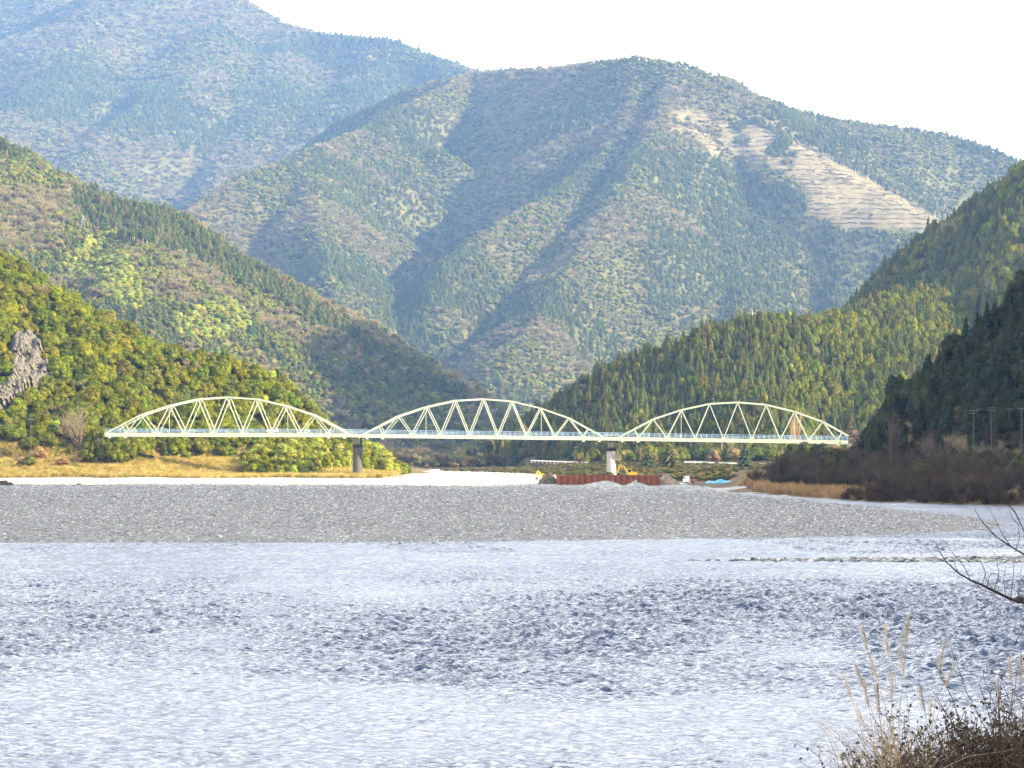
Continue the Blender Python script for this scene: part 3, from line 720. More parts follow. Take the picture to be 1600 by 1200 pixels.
def make_forest(key, spacing, width, height, mix, name, label, ind=0, ind_kind=None, ind_name=None, ind_label=None, ind_cat='tree', ind_group=None, yr=None):
    """trees on massif key; mix(px, py, n) -> kind code per tree"""
    m = MAS[key]; b = m.bounds; yr = yr or (b[2], b[3])
    xs = np.arange(b[0], b[1], spacing); ys = np.arange(yr[0], yr[1], spacing)
    X, Y = np.meshgrid(xs, ys); X = X.ravel() + rng.uniform(-.48, .48, X.size) * spacing; Y = Y.ravel() + rng.uniform(-.48, .48, Y.size) * spacing
    k = (np.abs(X / np.maximum(Y, 1)) < 0.24) & (Y > 240); X, Y = X[k], Y[k]
    Z = m.h(X, Y); k = (Z > 2.2) & (Z > floor_h(X, Y) + 0.2); X, Y, Z = X[k], Y[k], Z[k]
    for o_, m2 in MAS.items():
        if o_ == key: continue
        b2 = m2.bounds; q = (X > b2[0]) & (X < b2[1]) & (Y > b2[2]) & (Y < b2[3])
        if q.any():
            h2 = np.full(X.shape, -1e4); h2[q] = m2.h(X[q], Y[q]); k = h2 < Z + 0.5; X, Y, Z = X[k], Y[k], Z[k]
    k = seen(X, Y, Z + height * 1.1); X, Y, Z = X[k], Y[k], Z[k]
    px, py = proj(np.stack([X, Y, Z + height * 0.5], -1)); n = len(X)
    kind = mix(px, py, X, Y, Z)
    k = kind >= 0; X, Y, Z, px, py, kind = X[k], Y[k], Z[k], px[k], py[k], kind[k]; n = len(X)
    near = key in 'AEGF'
    # kind codes: 0 conifer 1 cedar 2 evergreen bright 3 evergreen dull 4 bare 5 bamboo
    prot = []; off = {}
    for c, pk in ((0, 'co' if near else 'cf'), (2, 'bl' if near else 'bf'), (4, 'ba' if near else 'bf_ba'), (5, 'bm')):
        off[c] = (len(prot), len(PRO[pk])); prot += PRO[pk]
    off[1] = off[0]; off[3] = off[2]
    idx = np.zeros(n, int); col = np.zeros((n, 3)); scl = np.zeros((n, 3))
    s = np.clip(rng.normal(1, 0.26, n), 0.5, 1.8)
    for c, cols, w, h in ((0, CONIF, 1.0, 1.18), (1, CEDAR, 1.0, 1.15), (2, EVERG, 1.0, 0.86), (3, EVERD, 1.0, 0.86), (4, BARE, 1.0, 0.84), (5, BAMB, 1.2, 0.72)):
        q = kind == c; nq = int(q.sum())
        if not nq: continue
        if key == 'G' and c in (0, 1, 2, 3): cols = GSHADE
        idx[q] = off[c][0] + rng.integers(0, off[c][1], nq); col[q] = pick(cols, nq)
        wf = 1.9 if c in (0, 1) else 1.0
        scl[q] = np.c_[np.full(nq, width * w * wf), np.full(nq, width * w * wf), np.full(nq, height * h)] * s[q][:, None] * np.c_[rng.normal(1, .08, nq), rng.normal(1, .08, nq), rng.normal(1, .1, nq)]
    pos = np.stack([X, Y, Z - 0.06 * height], -1)
    rot = np.c_[rng.normal(0, 0.05, n), rng.normal(0, 0.05, n), rng.random(n) * 6.283]
    stay = np.ones(n, bool)
    if ind:
        vis = (px > -20) & (px < 1620) & (py > 0) & seen(X, Y, Z + height * 0.6, -0.0005)
        score = np.where(vis & np.isin(kind, ind_kind), scl[:, 0] * scl[:, 2] / Y ** 2 * (1 + 0.0006 * (950 - Y)), -1)
        chosen = np.argsort(-score)[:ind]; chosen = chosen[score[chosen] > 0]; stay[chosen] = False
        for q in chosen:
            r0 = empty(ind_name, pos[q], ind_label, ind_cat, ind_group); r0.rotation_euler = tuple(rot[q]); r0.scale = tuple(scl[q])
            c0 = add('crown', prot[idx[q]], r0); c0['tcol'] = [float(v) for v in col[q]]
            add('trunk', TRUNK, r0)
    scatter(name, prot, idx[stay], pos[stay], rot[stay], scl[stay], col[stay], label)
    return n

def codes(n, table):
    """random kind codes from {code: weight}"""
    ks = np.array(list(table)); w = np.array([table[k] for k in ks], float)
    return ks[rng.choice(len(ks), n, p=w / w.sum())]
def blend(base, mask, other): return np.where(mask, other, base)

def mix_A(px, py, X, Y, Z):
    n = len(px); k = codes(n, {2: 74, 3: 20, 4: 3, 0: 3})
    k = blend(k, (py > 660) & (px < 180), codes(n, {2: 40, 3: 25, 4: 30, 5: 5}))
    k = blend(k, (px > 380) & (py > 690), codes(n, {5: 60, 2: 40}))
    k = blend(k, inside(px, py + 6, CLIFF_POLY), -1)
    gy = np.interp(px, [-100, 0, 60, 160, 220, 330, 400, 480], [672, 682, 692, 700, 712, 722, 735, 760]) + 8 * fbm(X / 14, Y / 14, 2)
    k = blend(k, (py > gy) & (rng.random(n) < 0.9), -1)
    return k
def patches(X, Y, sc, con, bare, rest, tc=0.10, tb=0.12):
    """planted conifer blocks, leafless stands and evergreen woods in patches with ragged edges"""
    n = len(X); j = rng.normal(0, 0.10, n)
    f = fbm(X / sc, Y / (sc * 0.8), 4, 0.55) + j; g = fbm(X / (sc * 0.6) + 41, Y / (sc * 0.6) + 7, 4, 0.55) + j
    k = codes(n, rest); k = np.where(g > tb, codes(n, bare), k); return np.where(f > tc, codes(n, con), k)
def mix_B(px, py, X, Y, Z):
    n = len(px); f = fbm(X / 90, Y / 90, 3)
    k = patches(X, Y, 130, {0: 70, 3: 25, 1: 5}, {4: 80, 3: 20}, {3: 62, 2: 30, 4: 8}, 0.38, 0.10)
    k = blend(k, inside(px + 8 * f, py + 8 * f, STRIP_B), codes(n, {0: 85, 1: 15}))
    k = blend(k, (px < 110 + 20 * f) & (py > 290) & (py < 390), codes(n, {4: 85, 3: 15}))
    for pl in BAMBOO_B: k = blend(k, inside(px + 14 * f, py + 14 * f, pl), codes(n, {5: 80, 2: 20}))
    return k
def mix_D(px, py, X, Y, Z):
    n = len(px); f = fbm(X / 260, Y / 260, 3); g = fbm(X / 110 + 9, Y / 110, 2)
    k = patches(X, Y, 300, {0: 86, 3: 10, 1: 4}, {4: 78, 3: 22}, {3: 70, 2: 14, 4: 16}, 0.16, 0.10)
    k = blend(k, (px > 1010) & (py > 235) & (py > 235 + (px - 1100) * 0.45) & (py < 480) & (px < 1400) & (f + g > -0.35), codes(n, {0: 90, 3: 10}))
    cm = clear_mask(X, Y, Z)
    up = (px < 1250) & (py < 275) & (fbm(X / 32, Y / 32, 3) > 0.12)
    k = blend(k, cm & ~up, codes(n, {-1: 985, 4: 10, 3: 5}))
    return k
def mix_C(px, py, X, Y, Z):
    return patches(X, Y, 420, {0: 92, 3: 8}, {4: 85, 3: 15}, {3: 72, 4: 18, 2: 10}, 0.05, 0.12)
def mix_E(px, py, X, Y, Z):
    n = len(px); f = fbm(X / 40, Y / 40, 3)
    k = codes(n, {0: 64, 1: 13, 3: 23})
    k = blend(k, (px > 1230) & (f > -0.25), codes(n, {2: 45, 3: 35, 0: 15, 1: 5}))
    k = blend(k, (py > 692) & (px > 1060), codes(n, {4: 40, 3: 25, 2: 15, 1: 20}))
    return k
def mix_F(px, py, X, Y, Z):
    n = len(px); f = fbm(X / 60, Y / 60, 3)
    return np.where(f > 0.0, codes(n, {3: 55, 2: 15, 4: 14, 0: 16}), codes(n, {0: 75, 1: 10, 3: 15}))
def mix_G(px, py, X, Y, Z):
    n = len(px); f = fbm(X / 25, Y / 25, 3)
    k = np.where(f > 0.0, codes(n, {3: 70, 0: 30}), codes(n, {0: 70, 3: 30}))
    k = blend(k, py > 690, codes(n, {4: 70, 3: 30}))
    return blend(k, (px < 1342 + 0.22 * np.maximum(690 - py, 0)) & (py < 708), -1)
nt_ = {}
nt_['FAR'] = make_forest('FAR', 16, 11, 13, mix_C, 'far_forest', 'bluish woods on the most distant ridge')
nt_['C'] = make_forest('C', 8.0, 8.6, 7.6, mix_C, 'far_forest', 'hazy woods covering the upper left mountain')
nt_['D'] = make_forest('D', 5.2, 6.2, 6.0, mix_D, 'mountain_forest', 'mixed woods covering the central mountain')
nt_['B'] = make_forest('B', 4.0, 5.0, 5.4, mix_B, 'mountain_forest', 'mixed woods with bamboo on the left mountainside')
nt_['F'] = make_forest('F', 3.9, 4.4, 7.4, mix_F, 'hill_forest', 'conifer woods on the steep right hill')
nt_['E'] = make_forest('E', 2.9, 3.4, 6.2, mix_E, 'hill_forest', 'closely packed conifers filling the hill behind the right span',
    300, [0, 1], 'conifer_tree', 'pointed conifer on the rounded hill behind the right bridge span', 'tree', 'conifers on the hill behind the right span')
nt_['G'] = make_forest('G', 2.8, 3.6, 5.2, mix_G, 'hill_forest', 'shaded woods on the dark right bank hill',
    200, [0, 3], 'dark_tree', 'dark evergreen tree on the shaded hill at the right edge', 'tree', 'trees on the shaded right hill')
nt_['A'] = make_forest('A', 3.0, 4.2, 5.0, mix_A, 'hill_forest', 'evergreen canopy of the sunlit left hill',
    300, [2, 3], 'broadleaf_tree', 'round crowned evergreen tree on the sunlit hill behind the left span', 'tree', 'broadleaf trees on the sunlit left hill')
# ------------------------------------------------------------------ where a line of sight meets the ground (to set things on it)
def hits(pxs, pys, y0=420, y1=4600, n=1500, key=None):
    pxs = np.atleast_1d(np.asarray(pxs, float)); pys = np.atleast_1d(np.asarray(pys, float))
    Yd = np.geomspace(y0, y1, n)[None]; X = (pxs[:, None] - 800) / F * Yd; Z = EYE - (pys[:, None] - HY) / F * Yd
    H = (MAS[key].h if key else terrain_h)(X, np.broadcast_to(Yd, X.shape).copy()); i = np.argmax(H > Z, axis=1); k = np.arange(len(pxs))
    return np.stack([X[k, i], np.broadcast_to(Yd, X.shape)[k, i], H[k, i]], -1)
def gz(x, y): return float(terrain_h(np.array([float(x)]), np.array([float(y)]))[0])
def ground_at(px, Y):
    x = (px - 800) / F * Y; return np.array([x, Y, gz(x, Y)])

# ------------------------------------------------------------------ bridge
def paint_mat(name, c, rust=0.12):
    m, nt, b = mat(name); N = nt.nodes; L = nt.links
    n = noise_node(nt, 0.9, 6, rough=0.7)
    r = ramp(nt, n.outputs[0], [(0.28, tuple(v * 0.72 for v in c)), (0.45, tuple(v * 0.93 for v in c)), (0.75, c)])
    n2 = noise_node(nt, 2.6, 5, rough=0.75); r2 = ramp(nt, n2.outputs[0], [(0.66, (0, 0, 0)), (0.74, (rust, rust, rust))])
    mx = N.new('ShaderNodeMix'); mx.data_type = 'RGBA'; L.new(r2.outputs[0], mx.inputs[0]); L.new(r.outputs[0], mx.inputs[6]); mx.inputs[7].default_value = (0.22, 0.10, 0.04, 1)
    L.new(mx.outputs[2], b.inputs['Base Color']); b.inputs['Roughness'].default_value = 0.55; b.inputs['Specular IOR Level'].default_value = 0.3
    return m
M['truss'] = paint_mat('pale_green_paint', (0.42, 0.455, 0.36))
M['rail_blue'] = paint_mat('pale_blue_paint', (0.30, 0.44, 0.60), 0.05)
M['deck'] = simple('asphalt_deck', (0.07, 0.07, 0.07), 0.9, 0.3, 0.5)
def concrete_mat(name, c, stain):
    m, nt, b = mat(name); N = nt.nodes; L = nt.links
    tc = N.new('ShaderNodeTexCoord'); mp = N.new('ShaderNodeMapping'); mp.inputs['Scale'].default_value = (1.6, 1.6, 0.10); L.new(tc.outputs['Object'], mp.inputs[0])
    n = N.new('ShaderNodeTexNoise'); n.inputs['Scale'].default_value = 1.2; n.inputs['Detail'].default_value = 6; L.new(mp.outputs[0], n.inputs['Vector'])
    r = ramp(nt, n.outputs[0], [(0.25, tuple(v * stain for v in c)), (0.75, c)])
    wv = N.new('ShaderNodeTexWave'); wv.wave_type = 'BANDS'; wv.bands_direction = 'Z'; wv.inputs['Scale'].default_value = 0.22; wv.inputs['Distortion'].default_value = 0.6
    L.new(tc.outputs['Object'], wv.inputs['Vector'])
    mr = N.new('ShaderNodeMapRange'); mr.inputs[1].default_value = 0; mr.inputs[2].default_value = 0.08; mr.inputs[3].default_value = 0.8; mr.inputs[4].default_value = 1.0
    L.new(wv.outputs['Fac'], mr.inputs[0])
    sc = N.new('ShaderNodeVectorMath'); sc.operation = 'SCALE'; L.new(r.outputs[0], sc.inputs[0]); L.new(mr.outputs[0], sc.inputs['Scale'])
    L.new(sc.outputs[0], b.inputs['Base Color']); b.inputs['Roughness'].default_value = 0.9; b.inputs['Specular IOR Level'].default_value = 0.2
    return m
M['conc_dark'] = concrete_mat('stained_concrete', (0.11, 0.105, 0.10), 0.45)
M['conc'] = concrete_mat('pale_concrete', (0.42, 0.41, 0.38), 0.75)
M['black'] = simple('dark_steel', (0.03, 0.03, 0.032), 0.6, 0.2, 2)
M['steel'] = simple('galvanised_steel', (0.42, 0.43, 0.44), 0.5, 0.15, 3)
M['white'] = simple('white_paint', (0.80, 0.80, 0.78), 0.45, 0.06, 2)
M['glass'] = simple('dark_glass', (0.03, 0.035, 0.04), 0.1, 0.1, 2, spec=0.6)
M['tyre'] = simple('tyre_rubber', (0.03, 0.03, 0.03), 0.9, 0.2, 2)

TAN_B = math.tan(R(4.5)); BN = np.array([math.sin(R(4.5)), math.cos(R(4.5)), 0.0]); BU = np.array([math.cos(R(4.5)), -math.sin(R(4.5)), 0.0])
BW = 6.3
def bpt(px, py):
    """point on the bridge's downstream truss plane"""
    k = (px - 800) / F; Y = 800.0 / (1 + k * TAN_B); return P(px, py, Y)
bridge = empty('truss_bridge', (0, 800, 0), 'pale green three span steel truss road bridge crossing the valley', 'bridge')
def bchild(mb, name, matl, parent=None):
    par = parent or bridge
    me = mb.mesh(name, matl); off = np.array([0, 800, 0], np.float32)
    co = np.empty(len(me.vertices) * 3, np.float32); me.vertices.foreach_get('co', co); me.vertices.foreach_set('co', (co.reshape(-1, 3) - off).ravel())
    return add(name, me, par)
TOPH = [5.15, 7.9, 9.75, 10.3, 9.75, 7.9, 5.15]
SPANS = [((164, 682.2), (546, 683.2)), ((566, 683.8), (944, 688.3)), ((965, 688.6), (1342, 694.4))]
WID = ['left', 'middle', 'right']
for si, (ea, eb) in enumerate(SPANS):
    A_, B_ = bpt(*ea), bpt(*eb); D_ = B_ - A_
    zup = np.array([0, 0, 1.0]); CH = 1.1
    low = [A_ + D_ * (0.0865 + 0.118 * i) + zup * (CH - 0.15) for i in range(8)]
    top = [A_ + D_ * (0.5 + 0.1175 * (i - 3)) + zup * (CH + TOPH[i]) for i in range(7)]
    e0, e1 = A_ + zup * (CH - 0.3), B_ + zup * (CH - 0.3)
    # floor system
    mb = MB(); c0, c1 = A_ + BN * BW / 2 + zup * (CH - 0.12), B_ + BN * BW / 2 + zup * (CH - 0.12)
    mb.beam(c0, c1, BW - 0.9, 0.24)
    for i in range(15):
        q = A_ + D_ * (0.02 + i * 0.96 / 14) + zup * 0.55; mb.beam(q + BN * 0.3, q + BN * (BW - 0.3), 0.28, 0.75)
    span = bchild(mb, 'truss_span', M['deck']); span['label'] = WID[si] + ' span of the bridge with its curved truss'
    for pl in (0.0, BW):
        o = BN * pl
        mb = MB().beam(A_ + o + zup * CH / 2, B_ + o + zup * CH / 2, 0.42, CH)
        for q in low: mb.beam(q + o - BU * 0.8 - zup * 0.1, q + o + BU * 0.8 - zup * 0.1, 0.50, 0.75)
        for f in (0.02, 0.085, 0.915, 0.98):
            q = A_ + D_ * f + o; mb.beam(q - BU * 0.35 - zup * 0.22, q + BU * 0.35 - zup * 0.22, 0.5, 0.45)
        bchild(mb, 'bottom_chord', M['truss'], span)
        ch = [e0] + top + [e1]; mb = MB()
        for a, b in zip(ch[:-1], ch[1:]):
            t = (b - a) / np.linalg.norm(b - a); mb.beam(a + o - t * 0.12, b + o + t * 0.12, 0.38, 0.38)
        bchild(mb, 'top_chord', M['truss'], span)
        for i in range(7):
            for q in (low[i], low[i + 1]):
                bchild(MB().beam(top[i] + o, q + o, 0.26, 0.25 if 0 < i < 6 else 0.21), 'diagonal', M['truss'], span)
        for a, b, q in ((e0, top[0], low[0]), (e1, top[6], low[7])):
            bchild(MB().beam(a + (b - a) * 0.46 + o, q + o, 0.26, 0.26), 'diagonal', M['truss'], span)
        mb = MB(); r0, r1 = A_ + o + BN * (0.42 if pl == 0 else -0.42) + zup * CH, B_ + o + BN * (0.42 if pl == 0 else -0.42) + zup * CH
        n = 46
        for i in range(n + 1):
            q = r0 + (r1 - r0) * i / n; mb.beam(q, q + zup * 1.15, 0.10, 0.10, (1, 0, 0))
        for hh in (0.35, 0.7, 1.12): mb.beam(r0 + zup * hh, r1 + zup * hh, 0.08, 0.10)
        rl_ = bchild(mb, 'railing', M['rail_blue'], span); rl_['kind'] = 'stuff'
    for i in range(7): bchild(MB().beam(top[i], top[i] + BN * BW, 0.28, 0.28), 'cross_strut', M['truss'], span)
    for i in (1, 5):
        q = top[i] + BN * (BW if i == 5 else 0.0); bchild(MB().beam(q, q - zup * (TOPH[i] + 0.1), 0.13, 0.13, (1, 0, 0)), 'hanger', M['truss'], span)
for (pa, pb) in (((546, 683.2), (566, 683.8)), ((944, 688.3), (965, 688.6))):
    mb = MB(); a, b = bpt(*pa), bpt(*pb)
    for pl in (0.0, BW): mb.beam(a + BN * pl + [0, 0, 0.55], b + BN * pl + [0, 0, 0.55], 0.36, 1.02)
    j = bchild(mb, 'pier_girder', M['truss'])
    bchild(MB().beam(a + BN * BW / 2 + [0, 0, 1.0], b + BN * BW / 2 + [0, 0, 1.0], BW - 0.9, 0.2), 'deck_joint', M['deck'], j)
    mb = MB()
    for pl in (0.42, BW - 0.42):
        for i in range(3):
            q = a + (b - a) * (i + 0.5) / 3 + BN * pl + [0, 0, 1.1]; mb.beam(q, q + [0, 0, 1.15], 0.1, 0.1, (1, 0, 0))
        for hh in (0.35, 0.7, 1.12): mb.beam(a + BN * pl + [0, 0, 1.1 + hh], b + BN * pl + [0, 0, 1.1 + hh], 0.08, 0.1)
    bchild(mb, 'railing', M['rail_blue'], j)
for px, py, mm, lab in ((556.5, 683.5, 'conc_dark', 'dark stained round concrete pier'), (954.5, 688.5, 'conc', 'pale round concrete pier')):
    c = bpt(px, py) + BN * BW / 2; zt = c[2]; zg = gz(c[0], c[1]) - 1.5
    base = np.array([c[0], c[1], 0]); H1 = zt - 3.0
    pr = bchild(MB().lathe([(0.01, H1), (1.36, H1), (1.38, zg), (1.38, zg - 0.5)], base, 24), 'pier', M[mm]); pr['label'] = lab
    for p_ in pr.data.polygons: p_.use_smooth = False
    bchild(MB().lathe([(0.01, H1 + 1.0), (1.36, H1 + 1.0), (1.40, H1 + 0.95), (1.40, H1 + 0.003), (0.01, H1 + 0.003)], base, 24), 'pier_band', M['black'], pr)
    mb = MB(); q = base + [0, 0, H1 + 1.75]
    mb.beam(q - BN * (BW / 2 + 0.4), q + BN * (BW / 2 + 0.4), 1.9, 1.45); bchild(mb, 'pier_cap', M['conc_dark'], pr)
    mb = MB()
    for pl in (-BW / 2, BW / 2):
        for s in (-0.55, 0.55): mb.box(base + BN * pl + BU * s + [0, 0, zt - 0.30], (0.5, 0.5, 0.45))
    bchild(mb, 'bearing', M['black'], pr)
for px, py, s in ((158, 682.2, -1), (1348, 694.4, 1)):
    c = bpt(px, py) + BN * BW / 2; zt = c[2] + 0.2; mb = MB()
    mb.beam(c + BU * 1.2 * s + [0, 0, -1.5], c - BU * 0.6 * s + [0, 0, -1.5], BW + 0.2, 2.3)
    bchild(mb, 'abutment', M['conc_dark'])

# ------------------------------------------------------------------ vehicles
def wheel_part(par, x, y, z, r, w):
    t = MB().lathe([(r * 0.62, -w / 2), (r, -w / 2), (r, w / 2), (r * 0.62, w / 2), (r * 0.62, -w / 2)], (0, 0, 0), 14).build('tyre', M['tyre'], par)
    t.rotation_euler = (R(90), 0, 0); t.location = (x, y, z)
    h = MB().lathe([(0.001, -w * 0.42), (r * 0.62, -w * 0.42), (r * 0.62, w * 0.42), (0.001, w * 0.42)], (0, 0, 0), 10).build('rim', M['steel'], t)
def small_car(name, loc, rz, label, body, cat='car', L_=3.3, W=1.45, H=1.5):
    t = empty(name, loc, label, cat, rz=rz)
    hx = L_ / 2
    prof = [(-hx, 0.32), (-hx + 0.05, 0.80), (-hx + 0.75, 0.92), (-hx + 1.05, 0.97), (hx - 0.1, 0.99), (hx, 0.75), (hx, 0.32)]
    MB().prism(prof, -W / 2, W / 2).build('body', body, t)
    cab = [(-hx + 0.80, 0.96), (-hx + 1.30, H - 0.06), (-hx + 1.6, H), (hx - 0.55, H), (hx - 0.22, 1.25), (hx - 0.12, 0.985)]
    MB().prism(cab, -W / 2 + 0.09, W / 2 - 0.09).build('cabin', body, t)
    for s in (-1, 1):
        y0 = s * (W / 2 - 0.085)
        for win in ([(-hx + 1.0, 1.0), (-hx + 1.35, H - 0.14), (-0.05, H - 0.12), (-0.05, 1.0)], [(0.05, 1.0), (0.05, H - 0.12), (hx - 0.6, H - 0.14), (hx - 0.35, 1.0)]):
            MB().prism(win, min(y0, y0 + s * 0.012), max(y0, y0 + s * 0.012)).build('window', M['glass'], t)
    m_ = MB(); a = np.array([-hx + 0.80, 0, 0.96]); b = np.array([-hx + 1.30, 0, H - 0.06]); nn = np.array([-(b - a)[2], 0, (b - a)[0]]); nn /= np.linalg.norm(nn)
    m_.beam(a + (b - a) * 0.1 + nn * 0.01, a + (b - a) * 0.92 + nn * 0.01, W - 0.35, 0.02, tuple(nn)); m_.build('windscreen', M['glass'], t)
    for s in (-1, 1):
        MB().box((-hx + 0.03, s * (W / 2 - 0.25), 0.68), (0.1, 0.3, 0.16)).build('headlight', M['steel'], t)
        for x in (-hx + 0.55, hx - 0.55): wheel_part(t, x, s * (W / 2 - 0.08), 0.29, 0.29, 0.17)
    return t
bd = bpt(424, 682.9) + BN * 2.2
small_car('small_car', (bd[0], bd[1], bd[2] + 1.10), R(-4.5), 'small white car driving over the left bridge span', M['white'])
g = ground_at(130, 806); small_car('parked_van', (g[0], g[1], g[2] + 0.02), R(80), 'white van parked among bushes on the left bank', M['white'], 'van', 3.2, 1.4, 1.8)
M['pink'] = simple('faded_red_paint', (0.45, 0.12, 0.14), 0.5, 0.15, 3)
def kei_truck(loc, rz):
    t = empty('small_truck', loc, 'tiny white and red truck beside the blue tarpaulin', 'truck', rz=rz)
    MB().prism([(-1.5, 0.3), (-1.5, 0.95), (-1.25, 1.62), (-0.45, 1.66), (-0.40, 0.3)], -0.66, 0.66).build('cab', M['white'], t)
    MB().box((0.55, 0, 0.55), (1.85, 1.36, 0.12)).build('load_bed', M['pink'], t)
    for s in (-1, 1): MB().box((0.55, s * 0.66, 0.76), (1.85, 0.04, 0.32)).build('side_board', M['pink'], t)
    MB().prism([(-1.52, 1.0), (-1.285, 1.56), (-1.27, 1.56), (-1.50, 1.0)], -0.55, 0.55).build('windscreen', M['glass'], t)
    for x in (-0.95, 0.95):
        for s in (-1, 1): wheel_part(t, x, s * 0.58, 0.26, 0.26, 0.15)
g = ground_at(1078, 668); kei_truck((g[0], g[1], g[2] + 0.02), R(25))
M['yellow'] = simple('yellow_machine_paint', (0.62, 0.40, 0.03), 0.5, 0.18, 3)
def excavator(loc, rz, label, reach=1.0, sc=1.0):
    t = empty('excavator', loc, label, 'excavator', 'yellow excavators at the bridge works', rz=rz); t.scale = (sc, sc, sc)
    for s in (-1, 1):
        MB().prism([(-1.3, 0.05), (-1.55, 0.3), (-1.3, 0.6), (1.3, 0.6), (1.55, 0.3), (1.3, 0.05)], s * 0.85 - 0.22, s * 0.85 + 0.22).build('track', M['black'], t)
    MB().box((0, 0, 0.66), (1.5, 1.3, 0.2)).build('turntable', M['black'], t)
    MB().prism([(-0.5, 0.78), (-0.5, 1.5), (0.6, 1.62), (1.55, 1.55), (1.65, 1.2), (1.5, 0.78)], -0.95, 0.25).build('engine_housing', M['yellow'], t)
    MB().prism([(1.1, 0.8), (1.1, 1.45), (1.72, 1.4), (1.8, 1.1), (1.68, 0.8)], 0.26, 0.95).build('counterweight', M['yellow'], t)
    cb = MB().prism([(-0.9, 0.8), (-0.95, 1.5), (-0.7, 2.35), (0.35, 2.4), (0.4, 0.8)], 0.28, 0.98).build('cab', M['yellow'], t)
    MB().prism([(-0.83, 1.5), (-0.62, 2.22), (0.22, 2.25), (0.25, 1.5)], 0.265, 0.275).build('window', M['glass'], cb)
    MB().prism([(-0.83, 1.5), (-0.62, 2.22), (0.22, 2.25), (0.25, 1.5)], 0.985, 0.995).build('window', M['glass'], cb)
    p0, p1, p2, p3 = np.array([-0.5, -0.1, 1.2]), np.array([-1.7, -0.1, 3.0]), np.array([-3.1 * reach, -0.1, 3.1]), np.array([-3.5 * reach, -0.1, 1.25])
    mb = MB(); mb.beam(p0, p1, 0.34, 0.42); mb.beam(p1 - (p1 - p0) * 0.04, p2, 0.32, 0.36); mb.build('boom', M['yellow'], t)
    MB().beam(p2 + [0.12, 0, 0.25], p3, 0.26, 0.34).build('arm', M['yellow'], t)
    MB().beam(p0 + [-0.35, 0, -0.1], p0 * 0.35 + p1 * 0.65 + [-0.35, 0, -0.1], 0.12, 0.12).build('hydraulic_ram', M['steel'], t)
    MB().beam(p1 * 0.6 + p2 * 0.4 + [0, 0, 0.35], p2 + [0.1, 0, 0.4], 0.12, 0.12).build('hydraulic_ram', M['steel'], t)
    MB().prism([(p3[0] - 0.1, p3[2]), (p3[0] - 0.35, p3[2] - 0.5), (p3[0] + 0.25, p3[2] - 0.75), (p3[0] + 0.65, p3[2] - 0.35), (p3[0] + 0.2, p3[2] + 0.05)], -0.45, 0.25).build('bucket', M['black'], t)
    return t
g = ground_at(985, 690); excavator((g[0], g[1], g[2] + 0.9), R(8), 'yellow excavator behind the rusty sheet pile wall beside the pale pier', 0.95, 0.95)
g = ground_at(850, 668); excavator((g[0], g[1], g[2] + 0.35), R(15), 'yellow excavator arm left of the rusty sheet pile wall', 0.75, 0.72)

# ------------------------------------------------------------------ works at the right pier
def mound(name, px, Y, wx, wy, h, matl, label, cat, seed, sharp=1.0):
    c = ground_at(px, Y); n = 30; u = np.linspace(-1, 1, n); X, Yy = np.meshgrid(u, u); r_ = np.sqrt(X * X + Yy * Yy)
    z = h * np.clip(1 - r_ ** sharp, -0.3, 1) * (1 + 0.35 * fbm(X * 2 + seed, Yy * 2, 3)) + 0.08 * h * fbm(X * 7 + seed, Yy * 7, 3) - 0.15
    v = np.stack([X * wx / 2, Yy * wy / 2, z], -1).reshape(-1, 3); i = (np.arange(n - 1)[:, None] * n + np.arange(n - 1)[None]).ravel()
    me = np_mesh(name, v, np.stack([i, i + 1, i + n + 1, i + n], 1), [matl], True)
    return add(name, me, None, c, label, cat)
def rust_mat():
    m, nt, b = mat('rusty_steel'); n = noise_node(nt, 1.3, 6, rough=0.7)
    r = ramp(nt, n.outputs[0], [(0.3, (0.11, 0.035, 0.018)), (0.55, (0.20, 0.065, 0.03)), (0.75, (0.27, 0.11, 0.055))])
    nt.links.new(r.outputs[0], b.inputs['Base Color']); b.inputs['Roughness'].default_value = 0.85; return m
M['rust'] = rust_mat()
M['earth'] = simple('dug_earth', (0.20, 0.155, 0.105), 0.95, 0.35, 0.8)
M['earth_dark'] = simple('dark_earth', (0.075, 0.06, 0.042), 0.95, 0.4, 0.8)
